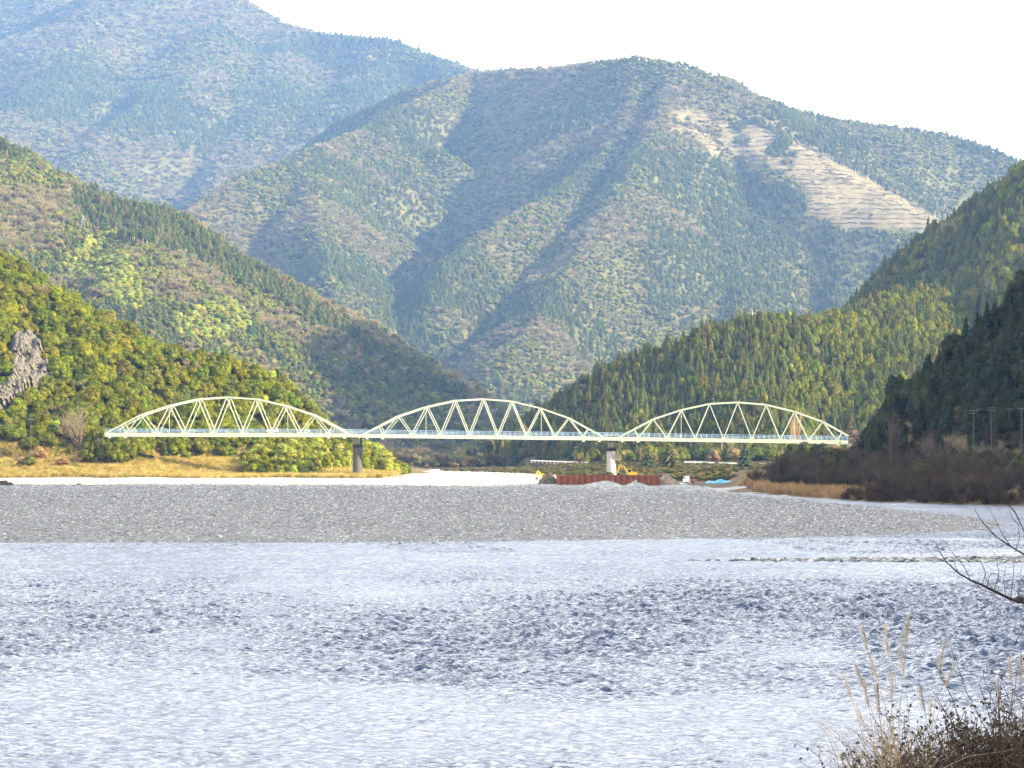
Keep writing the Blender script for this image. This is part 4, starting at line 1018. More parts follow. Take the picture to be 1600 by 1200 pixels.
def sheet_pile():
    Y0 = 640.0; x0, x1 = (872 - 800) / F * Y0, (1030 - 800) / F * Y0; zt = EYE - (742.5 - HY) / F * Y0
    root = empty('sheet_pile_wall', (x0, Y0, 0), 'rusty brown steel sheet pile wall around the works', 'wall')
    n = 34; pitch = (x1 - x0) / n
    def one(parent, ox, oy, ang, k):
        z0 = -0.6; zz = zt + 0.02 * ((k * 7) % 5 - 2); ca, sa = math.cos(ang), math.sin(ang)
        s = pitch; d = 0.24 if k % 2 == 0 else -0.24
        prof = [(0.0, 0.0), (0.10 * s, 0.0), (0.27 * s, -d), (0.73 * s, -d), (0.90 * s, 0.0), (0.999 * s, 0.0)]
        t_ = 0.03; pts = prof + [(x, y + t_) for x, y in reversed(prof)]; m = len(pts)
        w = np.array([(ox + x * ca - y * sa, oy + x * sa + y * ca) for x, y in pts])
        v = np.vstack([np.c_[w, np.full(m, z0)], np.c_[w, np.full(m, zz)]]); f4 = [[i, (i + 1) % m, m + (i + 1) % m, m + i] for i in range(m)]
        f4 += [[m + i, m + i + 1, m + m - 2 - i, m + m - 1 - i] for i in range(m // 2 - 1)]
        MB().raw(v, f4=f4).build('sheet_pile', M['rust'], parent)
    for k in range(n): one(root, k * pitch, 0, 0, k)
    for k in range(14): one(root, (x1 - x0) + 0.02, 0.05 + k * pitch, R(90), k)
    for k in range(14): one(root, -0.02, 0.05 + k * pitch, R(90), k)
    MB().beam((0, 0.32, zt - 0.35), (x1 - x0, 0.32, zt - 0.35), 0.22, 0.25).build('waling_beam', M['rust'], root)
sheet_pile()
mound('gravel_heap', 942, 632, 11.5, 8, 1.25, M['gravel'], 'low grey gravel heap in front of the sheet pile wall', 'heap', 1.0, 1.2)
mound('gravel_heap', 994, 632, 6.5, 6, 1.6, M['gravel'], 'pointed grey gravel heap before the wall\'s right half', 'heap', 5.0, 0.9)
mound('earth_heap', 1040, 652, 7.5, 8, 2.9, M['earth'], 'brown earth heap at the right end of the sheet pile wall', 'heap', 9.0, 0.9)
mound('earth_heap', 857, 650, 5.2, 7, 2.4, M['earth_dark'], 'dark earth bank at the left end of the sheet pile wall', 'heap', 13.0, 1.6)
M['tarp'] = simple('blue_tarpaulin', (0.05, 0.30, 0.85), 0.45, 0.25, 1.5)
def tarp():
    a = (1102 - 800) / F * 668; b = (1153 - 800) / F * 668; Y0 = 668.0; n, m = 60, 18
    u = np.linspace(a, b, n); v = np.linspace(-1, 1, m); U, V = np.meshgrid(u, v); s = (U - a) / (b - a)
    h = np.interp(s, [0, .04, .1, .2, .28, .38, .5, .58, .66, .8, .9, .97, 1], [0, .35, .62, .42, .30, .85, 1.0, .72, .46, .60, .66, .55, 0])
    z = h * np.clip(1 - np.abs(V) ** 2.2, 0, 1) + 0.06 * fbm(U * 1.7, V * 2.5, 3)
    g0 = gz((a + b) / 2, Y0) - 0.05
    vv = np.stack([U - a, V * 1.5 + 0.15 * fbm(U, V, 2), z], -1).reshape(-1, 3); i = (np.arange(m - 1)[:, None] * n + np.arange(n - 1)[None]).ravel()
    add('tarpaulin', np_mesh('tarpaulin', vv, np.stack([i, i + 1, i + n + 1, i + n], 1), [M['tarp']], False), None, (a, Y0, g0), 'bright blue tarpaulin over a long low pile on the shingle', 'tarpaulin')
tarp()

# ------------------------------------------------------------------ poles, rails, buildings
M['wood'] = simple('weathered_pole', (0.085, 0.08, 0.07), 0.9, 0.25, 2)
M['wood_pale'] = simple('pale_pole', (0.50, 0.44, 0.36), 0.9, 0.15, 2)
def util_pole(px, Y, h, label, arms=2, matl='wood', r=0.11, base=None, rz=0.3, name='utility_pole', group='utility poles'):
    c = ground_at(px, Y) if base is None else np.array(base, float)
    t = empty(name, c, label, 'pole', group, rz=rz)
    MB().tube([(0, 0, -0.6), (0, 0, h)], [r, r * 0.65], 8).build('pole', M[matl], t)
    for k in range(arms):
        z = h - 0.25 - 0.55 * k; a = MB().beam((-0.85, 0, z), (0.85, 0, z), 0.10, 0.10).build('crossarm', M[matl], t)
        for x in (-0.75, -0.3, 0.3, 0.75): MB().lathe([(0.001, z + 0.05), (0.04, z + 0.05), (0.04, z + 0.17), (0.001, z + 0.17)], (x, 0, 0), 6).build('insulator', M['steel'], a)
    return t
def pole_to(px, ytop, Y, *a, **k):
    c = ground_at(px, Y); h = EYE - (ytop - HY) / F * Y - c[2]; return util_pole(px, Y, max(h, 2.0), *a, **k)
pole_to(48, 654, 800, 'leftmost utility pole among bushes on the left bank', 1, r=0.09)
pole_to(126, 658, 800, 'utility pole in the bushes left of the bridge end', 1, r=0.09)
pole_to(1521, 640, 560, 'tallest utility pole on the dark right slope', 2, r=0.10)
pole_to(1549, 636, 575, 'second utility pole on the dark right slope', 2, r=0.10)
pole_to(1577, 638, 590, 'third utility pole on the dark right slope', 1, r=0.10)
pole_to(1596, 637, 565, 'utility pole at the right picture edge', 1, r=0.10)
pole_to(1128, 692, 1150, 'pale bare pole on the sunlit bank under the right span', 0, 'wood_pale', 0.13)
pole_to(899, 698, 1140, 'thin pole beside the white guard rail left of the pale pier', 1, r=0.10)
def guard_rail(px0, px1, py0, py1, Y0, Y1, label):
    a, b = P(px0, py0, Y0), P(px1, py1, Y1); t = empty('guard_rail', (a + b) / 2 - [0, 0, 0.9], label, 'guard rail', 'white road guard rails'); c = (a + b) / 2 - [0, 0, 0.9]
    a, b = a - c, b - c
    MB().beam(a, b, 0.10, 0.42).build('rail', M['white'], t)
    n = max(3, int(np.linalg.norm(b - a) / 2.2))
    for k in range(n + 1):
        q = a + (b - a) * k / n; MB().beam(q + [0, 0.1, 0.30], q + [0, 0.1, -1.0], 0.13, 0.13, (1, 0, 0)).build('post', M['white'], t)
    # the road edge wall it stands on
    MB().beam(a + [0, 0.9, -3.6], b + [0, 0.9, -3.6], 1.6, 5.4).build('road_bank', M['earth_dark'], t)
guard_rail(830, 946, 719.5, 724.0, 1150, 1120, 'white guard rail along the road behind the sheet pile wall')
guard_rail(1070, 1152, 721.5, 724.0, 1060, 1045, 'white guard rail below the conifers under the right span')
guard_rail(1184, 1230, 724.5, 725.0, 1045, 1040, 'short white guard rail right of the small round conifer')
def post_sign(px, py, Y, label, w, h, name='sign'):
    p = P(px, py, Y); zg = gz(p[0], p[1]); t = empty(name, (p[0], p[1], zg), label, 'sign')
    MB().tube([(0, 0, -0.3), (0, 0, max(p[2] - zg, 0.3))], 0.04, 6).build('post', M['steel'], t)
    MB().box((0, -0.06, p[2] - zg), (w, 0.04, h)).build('board', M['white'], t)
post_sign(1271, 712.5, 700, 'small white sign board in the dark bushes below the bridge end', 1.5, 0.55)
def low_wall(px0, px1, py, Y, label):
    a, b = P(px0, py, Y), P(px1, py, Y); zg = min(gz(a[0], Y), gz(b[0], Y)); c = np.array([(a[0] + b[0]) / 2, Y, zg])
    t = empty('parapet', c, label, 'parapet'); L_ = b[0] - a[0]; h = max(0.5, a[2] - zg)
    MB().box((0, 0, h - 0.16), (L_, 0.22, 0.32)).build('beam', M['white'], t)
    for k in range(4): MB().box((-L_ / 2 + 0.15 + k * (L_ - 0.3) / 3, 0.012, h / 2 - 0.4), (0.2, 0.18, h + 0.1)).build('post', M['conc'], t)
low_wall(164, 185, 716.5, 800, 'low white parapet on the left bank below the bridge end')
M['roof'] = simple('grey_sheet_roof', (0.26, 0.26, 0.27), 0.6, 0.2, 1.2)
M['wall_brown'] = simple('brown_board_wall', (0.16, 0.11, 0.085), 0.85, 0.25, 1.5)
def hut():
    Y0 = 785.0; c = P(1338, 694, Y0); t = empty('hut', c, 'small brown hut with a grey sloping roof at the right bridge end', 'hut', rz=R(-12))
    MB().prism([(-2.1, -2.5), (-2.1, 2.0), (2.0, 3.1), (2.0, -2.5)], -1.8, 1.8).build('wall', M['wall_brown'], t)
    MB().beam((-2.75, 0, 1.99), (2.55, 0, 3.42), 4.4, 0.16).build('roof', M['roof'], t)
    for x in (-1.2, 0.2, 1.3):
        w = MB().box((x, -1.82, 1.05), (0.8, 0.06, 0.9)).build('window', M['glass'], t)
        MB().box((x, -1.84, 1.54), (0.95, 0.08, 0.08)).build('frame', M['white'], w)
    MB().box((2.6, -0.6, 3.9), (0.9, 1.5, 0.9)).build('water_tank', M['conc'], t)
    MB().box((-0.2, -1.9, -1.0), (4.4, 0.2, 2.2)).build('footing', M['conc'], t)
hut()
def slab():
    c = P(1302, 722, 735); mb = MB(); mb.prism([(-2.6, -2.2), (0.6, 1.6), (2.0, 1.7), (2.2, -2.4)], -1.2, 1.2)
    add('concrete_block', mb.mesh('concrete_block', M['conc']), None, c, 'sloping grey concrete block on the slope below the hut', 'block')
slab()
def h_pole():
    q = ground_at(1179, 1306); ztop = EYE - (484 - HY) / F * q[1] - q[2]
    t = empty('power_pole_frame', q, 'white H shaped pole frame on top of the conifer hill', 'pole')
    for s in (-1, 1): MB().tube([(s * 1.1, 0, -1), (s * 1.1, 0, ztop)], 0.08, 6).build('pole', M['white'], t)
    MB().beam((-1.3, 0, ztop - 1.6), (1.3, 0, ztop - 1.6), 0.10, 0.12).build('crossarm', M['white'], t)
h_pole()
def pylon():
    q = hits([130], [362], 1500, 2400, 600, 'B')[0]; h = 11.0
    t = empty('pylon', q, 'small pale lattice pylon above the bamboo on the left mountainside', 'pylon')
    f = lambda z: 1.3 * (1 - z / h) + 0.25
    for sx in (-1, 1):
        for sy in (-1, 1): MB().beam((sx * f(0), sy * f(0), 0), (sx * f(h), sy * f(h), h), 0.09, 0.09, (1, 0, 0)).build('leg', M['steel'], t)
    for k in range(5):
        z0, z1 = h * k / 5, h * (k + 1) / 5
        for sy in (-1, 1): MB().beam((-f(z0), sy * f(z0), z0), (f(z1), sy * f(z1), z1), 0.06, 0.06).build('brace', M['steel'], t)
    for z in (h - 0.5, h - 2.6, h - 4.7): MB().beam((-1.9, 0, z), (1.9, 0, z), 0.09, 0.09).build('crossarm', M['steel'], t)
pylon()

# ------------------------------------------------------------------ rock face on the left hill
def rock_mat():
    m, nt, b = mat('rock_face'); N = nt.nodes; L = nt.links
    tc = N.new('ShaderNodeTexCoord'); mp = N.new('ShaderNodeMapping'); mp.inputs['Scale'].default_value = (1.2, 0.7, 0.35); mp.inputs['Rotation'].default_value = (0, 0.35, 0); L.new(tc.outputs['Object'], mp.inputs[0])
    n = N.new('ShaderNodeTexNoise'); n.inputs['Scale'].default_value = 0.7; n.inputs['Detail'].default_value = 8; n.inputs['Roughness'].default_value = 0.7; L.new(mp.outputs[0], n.inputs['Vector'])
    r = ramp(nt, n.outputs[0], [(0.25, (0.03, 0.027, 0.022)), (0.45, (0.066, 0.06, 0.05)), (0.7, (0.11, 0.10, 0.084))])
    L.new(r.outputs[0], b.inputs['Base Color']); b.inputs['Roughness'].default_value = 0.9
    bp = N.new('ShaderNodeBump'); bp.inputs['Distance'].default_value = 0.8; bp.inputs['Strength'].default_value = 0.8; L.new(n.outputs[0], bp.inputs['Height']); L.new(bp.outputs[0], b.inputs['Normal'])
    return m
M['rock'] = rock_mat()
def rock_outcrop():
    n, m = 56, 70; U, V = np.meshgrid(np.linspace(0, 1, n), np.linspace(0, 1, m))
    px = -30 + U * 120; py = 500 + V * 150
    q = hits(px.ravel(), py.ravel(), 800, 1000, 90, 'A')
    poly = [(13, 570), (16, 530), (30, 518), (48, 515), (66, 545), (82, 585), (87, 604), (46, 611), (28, 634), (-20, 652), (-20, 618), (10, 600)]
    ins = inside(px.ravel(), py.ravel(), poly); d, _ = poly_dist(px.ravel(), py.ravel(), poly + poly[:1]); sd_ = np.where(ins, d, -d)
    fiss = ridged(px.ravel() / 30 + py.ravel() / 80, py.ravel() / 75, 4); blk = np.round(fbm(px.ravel() / 22, py.ravel() / 14, 3) * 3) / 3
    off = np.clip(sd_ / 6, -1.5, 1) * 2.4 + (1.3 * fiss + 1.6 * blk) * np.clip(sd_ / 8, 0, 1)
    nrm = np.array([0.25, -0.8, 0.55]); v = q + nrm * off[:, None]
    i = (np.arange(m - 1)[:, None] * n + np.arange(n - 1)[None]).ravel()
    c = v.mean(0); me = np_mesh('rock_face', v - c, np.stack([i, i + n, i + n + 1, i + 1], 1), [M['rock']], False)
    add('rock_face', me, None, c, 'bare grey rock face on the left hill at the picture edge', 'rock')
rock_outcrop()
def boulder(px, Y, w, h, label, seed):
    c = ground_at(px, Y); r = np.random.default_rng(seed); v, f = ICO2; k = 0.75 + 0.45 * (0.5 + fbm(v[:, 0] * 1.3 + seed, v[:, 1] * 1.3 + v[:, 2], 3))
    add('boulder', np_mesh('boulder', v * k[:, None] * np.array([w / 2, w / 3, h]), f, [M['rock_dark']], False), None, c, label, 'rock')
M['wood_grey'] = simple('bleached_wood', (0.12, 0.10, 0.08), 0.9, 0.3, 3)
M['rock_dark'] = simple('dark_brown_rock', (0.06, 0.04, 0.03), 0.9, 0.4, 1.5)
boulder(2, 590, 3.2, 0.85, 'larger dark brown rock on the shingle at the left edge', 3)
boulder(14, 592, 1.9, 0.6, 'smaller dark brown rock on the shingle near the left edge', 5)
boulder(122, 606, 1.3, 0.3, 'small flat stone at the rim of the sunlit strip', 7)

# ------------------------------------------------------------------ single trees
def single(name, proto, px, ybot, ytop, Y, wpx, col, label, cat='tree', group=None, trunk=True, pos=None):
    c = ground_at(px, Y) if pos is None else np.array(pos, float)
    h = max(EYE - (ytop - HY) / F * c[1] - c[2], 1.5); w = wpx / F * c[1]
    t = empty(name, c - [0, 0, 0.05 * h], label, cat, group, rz=rng.random() * 6)
    wf = 1.0 if proto not in ('co', 'cf') else 2.0
    t.scale = (w * wf, w * wf, h * 1.05)
    o = add('crown', PRO[proto][int(rng.integers(0, len(PRO[proto])))], t); o['tcol'] = list(col)
    if trunk: add('trunk', TRUNK, t)
    return t
single('bare_tree', 'ba', 1245, 690, 650, 905, 22, (0.42, 0.27, 0.19), 'pinkish bare tree shining behind the right end of the bridge')
single('bare_tree', 'ba', 125, 690, 640, 818, 92, (0.20, 0.165, 0.11), 'spreading grey bare tree left of the bridge on the sunlit bank')
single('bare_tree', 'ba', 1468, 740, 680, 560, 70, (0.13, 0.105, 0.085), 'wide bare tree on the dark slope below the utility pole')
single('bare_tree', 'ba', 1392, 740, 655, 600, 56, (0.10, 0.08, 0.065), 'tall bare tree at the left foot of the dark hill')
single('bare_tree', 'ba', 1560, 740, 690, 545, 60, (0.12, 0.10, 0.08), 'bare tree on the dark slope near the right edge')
single('conifer_tree', 'co', 1046, 740, 690, 960, 46, (0.10, 0.11, 0.04), 'broad conifer on the bank right of the pale pier')
single('conifer_tree', 'co', 1165, 742, 690, 960, 34, (0.06, 0.085, 0.04), 'dark rounded conifer under the right span')
single('conifer_tree', 'co', 1012, 740, 700, 980, 36, (0.07, 0.095, 0.04), 'smaller conifer beside the broad one right of the pale pier')
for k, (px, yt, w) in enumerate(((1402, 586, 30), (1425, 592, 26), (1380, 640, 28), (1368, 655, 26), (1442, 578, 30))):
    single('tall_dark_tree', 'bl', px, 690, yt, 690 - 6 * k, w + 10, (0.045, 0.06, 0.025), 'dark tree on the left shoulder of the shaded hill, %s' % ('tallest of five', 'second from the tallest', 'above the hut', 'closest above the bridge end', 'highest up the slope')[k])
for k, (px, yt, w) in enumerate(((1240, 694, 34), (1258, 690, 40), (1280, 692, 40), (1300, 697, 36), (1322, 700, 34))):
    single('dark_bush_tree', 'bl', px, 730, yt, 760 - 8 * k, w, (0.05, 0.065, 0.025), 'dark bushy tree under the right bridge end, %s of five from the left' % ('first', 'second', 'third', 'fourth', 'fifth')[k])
for k, (px, yt, w, Yk) in enumerate(((150, 668, 34, 812), (163, 684, 26, 800), (178, 690, 30, 798), (196, 694, 32, 802), (140, 690, 30, 800))):
    single('green_bush', 'bl', px, 720, yt, Yk, w, (0.10, 0.115, 0.014), 'green bush at the left bridge end, %s' % ('tallest one left of the truss', 'right under the end of the chord', 'below the first panel', 'below the second panel', 'leftmost and low')[k], 'bush')
# trees with bare stems at the edges of cut plots
M['stem_pale'] = simple('pale_stem', (0.45, 0.36, 0.26), 0.9, 0.15, 1)
STEM = MB().tube([(0, 0, -0.05), (0, 0, 0.62)], [0.012, 0.008], 4, False).mesh('trunk', M['stem_pale'])
HIGHC = conifer_mesh(91, 6, 6, 0.15, 0.50)
def stem_row(pts, n, h, label, group, y0, y1, dens=1.0):
    pts = np.array(pts, float); s = np.linspace(0, len(pts) - 1, n) + rng.normal(0, 0.02, n); s = np.clip(s, 0, len(pts) - 1)
    px = np.interp(s, np.arange(len(pts)), pts[:, 0]) + rng.normal(0, 1.2, n); py = np.interp(s, np.arange(len(pts)), pts[:, 1]) + rng.normal(0, 1.0, n)
    q = hits(px, py, y0, y1, 700, 'B' if y1 < 2600 else 'D')
    for p in q:
        t = empty('bare_stem_conifer', p, label, 'tree', group); hh = h * rng.uniform(0.85, 1.15); t.scale = (hh * 1.0, hh * 1.0, hh)
        c = add('crown', HIGHC, t); c['tcol'] = [float(v) for v in pick(CONIF, 1)[0]]; add('trunk', STEM, t)
stem_row([(186, 376), (205, 384), (222, 388), (246, 386)], 17, 13, 'bare stemmed conifer in the row above the bamboo on the left mountainside', 'bare stems above the bamboo', 1500, 2500)
stem_row([(1258, 226), (1300, 252), (1360, 285), (1420, 315), (1486, 350)], 60, 17, 'tall conifer with bare stem in the row above the cleared slope', 'tree row above the cleared slope', 2800, 4600)

# ------------------------------------------------------------------ brush on the banks, cobbles, slash
def strew(name, protos, xr, yr, n, keep, wh, cols, label, zmin=0.2, tilt=0.08, var=0.22):
    X = rng.uniform(*xr, n); Y = rng.uniform(*yr, n); Z = terrain_h(X, Y); px, py = proj(np.stack([X, Y, Z], -1))
    k = (Z > zmin) & (np.abs(X / Y) < 0.23) & seen(X, Y, Z + 2, 0.003) & keep(px, py, X, Y, Z); X, Y, Z = X[k], Y[k], Z[k]; n = len(X)
    s = np.clip(rng.normal(1, 0.28, n), 0.45, 1.8)
    scl = np.c_[wh[0] * s, wh[0] * s, wh[1] * s * rng.normal(1, .12, n)]
    rot = np.c_[rng.normal(0, tilt, n), rng.normal(0, tilt, n), rng.random(n) * 6.283]
    return scatter(name, protos, rng.integers(0, len(protos), n), np.stack([X, Y, Z - 0.03], -1), rot, scl, pick(cols, n, var), label)
bankx = lambda Y: np.interp(Y, [200, 380, 440, 451, 469, 491, 530, 602, 690, 760, 900], [62, 72, 80, 72.5, 64.5, 60, 55, 48.5, 47, 53, 42])
strew('dry_reeds', PRO['re'], (-240, -36), (762, 905), 42000, lambda px, py, X, Y, Z: (Z < 15) & (Y > 771 + 6 * fbm(X / 15, Y / 15, 2)) & (X < -36), (1.5, 1.15), GRASS, 'golden dry grass along the sunlit left bank')
strew('bank_brush', PRO['ba'] + PRO['bl'], (-240, -60), (790, 900), 420, lambda px, py, X, Y, Z: (Z < 12) & (Z > 2.0) & (fbm(X / 22, Y / 22, 2) > -0.05), (3.4, 2.7), [(0.30, 0.20, 0.09), (0.12, 0.13, 0.03), (0.26, 0.19, 0.08), (0.24, 0.16, 0.07)], 'brown and green brush on the left bank')
strew('bamboo_scrub', PRO['bm'], (-80, -32), (806, 930), 900, lambda px, py, X, Y, Z: (px > 380) & (px < 470 + (Y - 800) * 1.5) & (X < -34 - (930 - Y) * 0.05), (3.0, 3.2), BAMB + EVERG[:2], 'yellow green bamboo scrub beside the dark pier')
strew('dry_reeds', PRO['re'], (42, 64), (488, 690), 12000, lambda px, py, X, Y, Z: (X > bankx(Y) - 0.8) & (X < bankx(Y) + 6.5) & (px > 1172 + 26 * fbm(X / 3, Y / 12, 2)) & (rng.random(len(px)) < np.clip((px - 1150) / 70, 0, 1)), (1.3, 1.3), [(0.34, 0.22, 0.10), (0.28, 0.19, 0.09), (0.22, 0.15, 0.08)], 'tan reeds at the foot of the dark right bank')
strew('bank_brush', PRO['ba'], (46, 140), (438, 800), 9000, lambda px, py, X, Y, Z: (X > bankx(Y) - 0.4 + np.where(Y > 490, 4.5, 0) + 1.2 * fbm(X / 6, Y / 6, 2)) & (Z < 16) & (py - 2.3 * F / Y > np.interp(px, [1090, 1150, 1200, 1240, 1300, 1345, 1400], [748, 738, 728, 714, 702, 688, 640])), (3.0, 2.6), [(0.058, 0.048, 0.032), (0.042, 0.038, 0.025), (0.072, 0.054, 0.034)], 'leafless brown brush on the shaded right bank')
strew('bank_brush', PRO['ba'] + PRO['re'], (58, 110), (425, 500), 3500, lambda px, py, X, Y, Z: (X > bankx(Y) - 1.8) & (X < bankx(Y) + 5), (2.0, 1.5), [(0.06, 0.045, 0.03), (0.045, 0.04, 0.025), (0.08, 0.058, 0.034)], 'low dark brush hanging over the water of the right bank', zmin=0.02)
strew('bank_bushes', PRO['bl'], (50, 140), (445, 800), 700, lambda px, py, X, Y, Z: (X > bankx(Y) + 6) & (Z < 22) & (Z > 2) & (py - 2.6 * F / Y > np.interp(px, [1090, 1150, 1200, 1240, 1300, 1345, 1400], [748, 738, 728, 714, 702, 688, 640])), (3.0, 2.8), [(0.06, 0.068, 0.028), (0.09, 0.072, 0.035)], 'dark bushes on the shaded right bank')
strew('terrace_brush', PRO['ba'] + PRO['bl'] + PRO['bl'] + PRO['re'], (-30, 230), (680, 1150), 15000, lambda px, py, X, Y, Z: (Z > 1.0) & (Z < 14) & (px > 690) & (X > np.interp(Y, [680, 760, 900, 1100], [42, 30, 12, -30])) & ((X < bankx(Y) + 8) | (Y > 800)) & ((px < 1090) | (px > 1160) | (Y > 690)), (1.6, 0.8), [(0.16, 0.115, 0.06), (0.10, 0.105, 0.035), (0.075, 0.09, 0.035), (0.11, 0.11, 0.04)], 'mixed brown and green scrub on the far terrace')
strew('terrace_trees', PRO['bl'] + PRO['co'], (0, 230), (1075, 1230), 700, lambda px, py, X, Y, Z: (Z > 3.0) & (Z < 16) & (px > 900) & ((Y > 1135) | (px > 1235) | ((px > 955) & (px < 1062))), (4.4, 5.4), EVERD + CONIF[:1] + [(0.20, 0.15, 0.08)], 'trees behind the far road under the right span')
strew('slope_brush', PRO['bf'] + PRO['bf_ba'], (-140, 60), (1240, 1900), 4500, lambda px, py, X, Y, Z: (Z > -1) & (Z < 40), (4.5, 4.2), [(0.13, 0.105, 0.06), (0.085, 0.095, 0.04), (0.09, 0.09, 0.04)], 'scrub on the shaded slopes below the middle span', zmin=-2)
# cobbles on the near half of the bar and along the water line
STC = [(0.140, 0.139, 0.131), (0.172, 0.170, 0.158), (0.105, 0.104, 0.10), (0.21, 0.206, 0.19), (0.34, 0.333, 0.308)]
on_bar = lambda px, py, X, Y, Z: (X < np.interp(Y, [297, 320, 345, 370, 414, 469, 541, 602, 700], [51, 55.5, 58, 58.5, 56.5, 53, 48.5, 44, 44]) - 0.2)
strew('cobbles', PRO['st'], (-95, 60), (252, 420), 120000, on_bar, (0.215, 0.20), STC, 'grey cobbles of the shingle bar', zmin=0.03, tilt=0.2, var=0.3)
strew('cobbles', PRO['st'], (-140, 60), (400, 640), 42000, on_bar, (0.32, 0.26), STC, 'larger grey cobbles further up the bar', zmin=0.03, tilt=0.2, var=0.3)
strew('cobbles', PRO['st'], (12, 76), (205, 219.5), 3500, lambda px, py, X, Y, Z: Z > 0.0, (0.4, 0.3), STC, 'wet stones of the low islet at the right', zmin=0.0, tilt=0.2, var=0.3)
# rows of cut branches lying along the cleared slope
def slash():
    n = 60000; X = rng.uniform(150, 640, n); Y = rng.uniform(3300, 4000, n); Z = MAS['D'].h(X, Y); q = np.stack([X, Y, Z], -1)
    row = np.sin(Z / 7.5 * 2 * math.pi + 2.0 * fbm(X / 120, Y / 120, 2))
    k = clear_mask(X, Y, Z) & ((row > 0.55) | (rng.random(n) < 0.05)); q = q[k][:9000]; n = len(q)
    e = 6.0; hD = MAS['D'].h; gx = (hD(q[:, 0] + e, q[:, 1]) - hD(q[:, 0] - e, q[:, 1])) / (2 * e); gy = (hD(q[:, 0], q[:, 1] + e) - hD(q[:, 0], q[:, 1] - e)) / (2 * e)
    ang = np.arctan2(gx, -gy)          # along the contour
    rot = np.c_[np.zeros(n), np.zeros(n), ang + rng.normal(0, 0.15, n)]
    scl = np.c_[rng.uniform(3, 9, n), rng.uniform(1.0, 2.0, n), rng.uniform(1.0, 2.4, n)]
    scatter('slash_rows', PRO['st'], rng.integers(0, 3, n), q + [0, 0, 0.2], rot, scl, pick([(0.10, 0.075, 0.04), (0.16, 0.12, 0.075), (0.07, 0.055, 0.03)], n), 'rows of cut branches on the cleared slope')
slash()

# ------------------------------------------------------------------ foreground plants on the near bank
M['straw'] = simple('dry_straw', (0.30, 0.22, 0.13), 0.8, 0.3, 8)
M['plume'] = simple('pampas_plume', (0.46, 0.40, 0.31), 0.9, 0.2, 10)
M['stalk'] = simple('brown_stalk', (0.062, 0.042, 0.028), 0.85, 0.35, 8)
M['dryleaf'] = simple('withered_leaf', (0.042, 0.03, 0.02), 0.8, 0.45, 6)
M['bough'] = simple('dark_bough', (0.035, 0.028, 0.03), 0.85, 0.3, 10)
def blades(mb, base, n, h, spread, lean, width, r, dirx=0.0):
    b = base + np.c_[r.normal(0, spread, (n, 2)), np.zeros(n)]; hh = h * (0.45 + 0.6 * r.random(n)); dx = r.normal(dirx, lean, n); dy = r.normal(0, lean, n)
    s = r.normal(0, 1, (n, 3)); s[:, 2] *= 0.2; s /= np.linalg.norm(s, axis=1)[:, None]; K = 5; rows = []
    for k in range(K):
        t = k / (K - 1); c = b + np.c_[dx * hh * t ** 1.8, dy * hh * t ** 1.8, hh * (t - 0.28 * t ** 3)]; w = width * (1 - 0.95 * t)
        rows += [c - s * w, c + s * w]
    v = np.stack(rows, 1).reshape(-1, 3); i = np.arange(n)[:, None] * (2 * K)
    mb.raw(v, f4=np.vstack([i + np.array([[2 * k, 2 * k + 1, 2 * k + 3, 2 * k + 2]]) for k in range(K - 1)]))
def plume_mesh(mb, p0, d, L_, r):
    n = 190; t = r.random(n) ** 0.8; c = p0 + d * (L_ * t)[:, None]
    u = r.normal(0, 1, (n, 3)) * 0.35 + d * 1.2 + np.array([-0.25, 0, -0.15]); u /= np.linalg.norm(u, axis=1)[:, None]
    l = L_ * (0.20 + 0.18 * r.random(n)) * (1 - 0.5 * t); s = np.cross(u, r.normal(0, 1, (n, 3))); s /= np.linalg.norm(s, axis=1)[:, None]; s *= 0.0010
    tip = c + u * l[:, None] + np.c_[np.zeros(n), np.zeros(n), -0.25 * l]
    mb.raw(np.stack([c - s, c + s, tip + s * 0.6, tip - s * 0.6], 1).reshape(-1, 3), f4=np.arange(n * 4).reshape(-1, 4))
def pampas(px, Y, label, stems, seed, nb=140, h=0.9):
    """stems: list of (px, py) of plume tops in the photo"""
    r = np.random.default_rng(seed); c = ground_at(px, Y); t = empty('pampas_grass', c, label, 'grass', 'dry pampas grass clumps on the near bank')
    mb = MB(); blades(mb, np.zeros(3), nb, h, 0.10, 0.42, 0.0045, r); o = mb.build('blades', M['straw'], t); o['kind'] = 'stuff'
    for (sx, sy) in stems:
        tip = P(sx, sy, Y + r.normal(0, 0.25)) - c; b0 = np.array([r.normal(0, 0.06), r.normal(0, 0.06), 0.0]); L_ = 0.15 + 0.07 * r.random()
        pts = [b0 + (tip - b0) * np.array([s ** 1.5, s ** 1.5, s]) for s in np.linspace(0, 1, 7)]
        st = MB().tube(pts, np.linspace(0.0036, 0.0013, 7), 5, False).build('stem', M['straw'], t)
        d = pts[-1] - pts[-2]; d /= np.linalg.norm(d); mb = MB(); plume_mesh(mb, pts[-1] - d * L_ * 0.85, d, L_, r); mb.build('plume', M['plume'], st)
Y1 = 17.0
pampas(1395, Y1, 'dry pampas clump with leaning plumes at the bottom, left of the shrub', [(1350, 985), (1385, 985), (1420, 970), (1340, 1045), (1352, 1070), (1372, 1075), (1395, 1060), (1340, 1105), (1322, 1062), (1408, 1012), (1362, 1030)], 1, 230, 1.0)
pampas(1450, Y1 + 0.6, 'tall thin pampas clump right of the leaning plumes', [(1475, 1010), (1488, 1043), (1440, 1080), (1455, 1095)], 2, 180, 0.9)
pampas(1585, Y1 + 1.5, 'pampas plumes rising above the withered shrub at the right edge', [(1578, 1035), (1596, 1030), (1560, 1075)], 3, 110, 0.85)
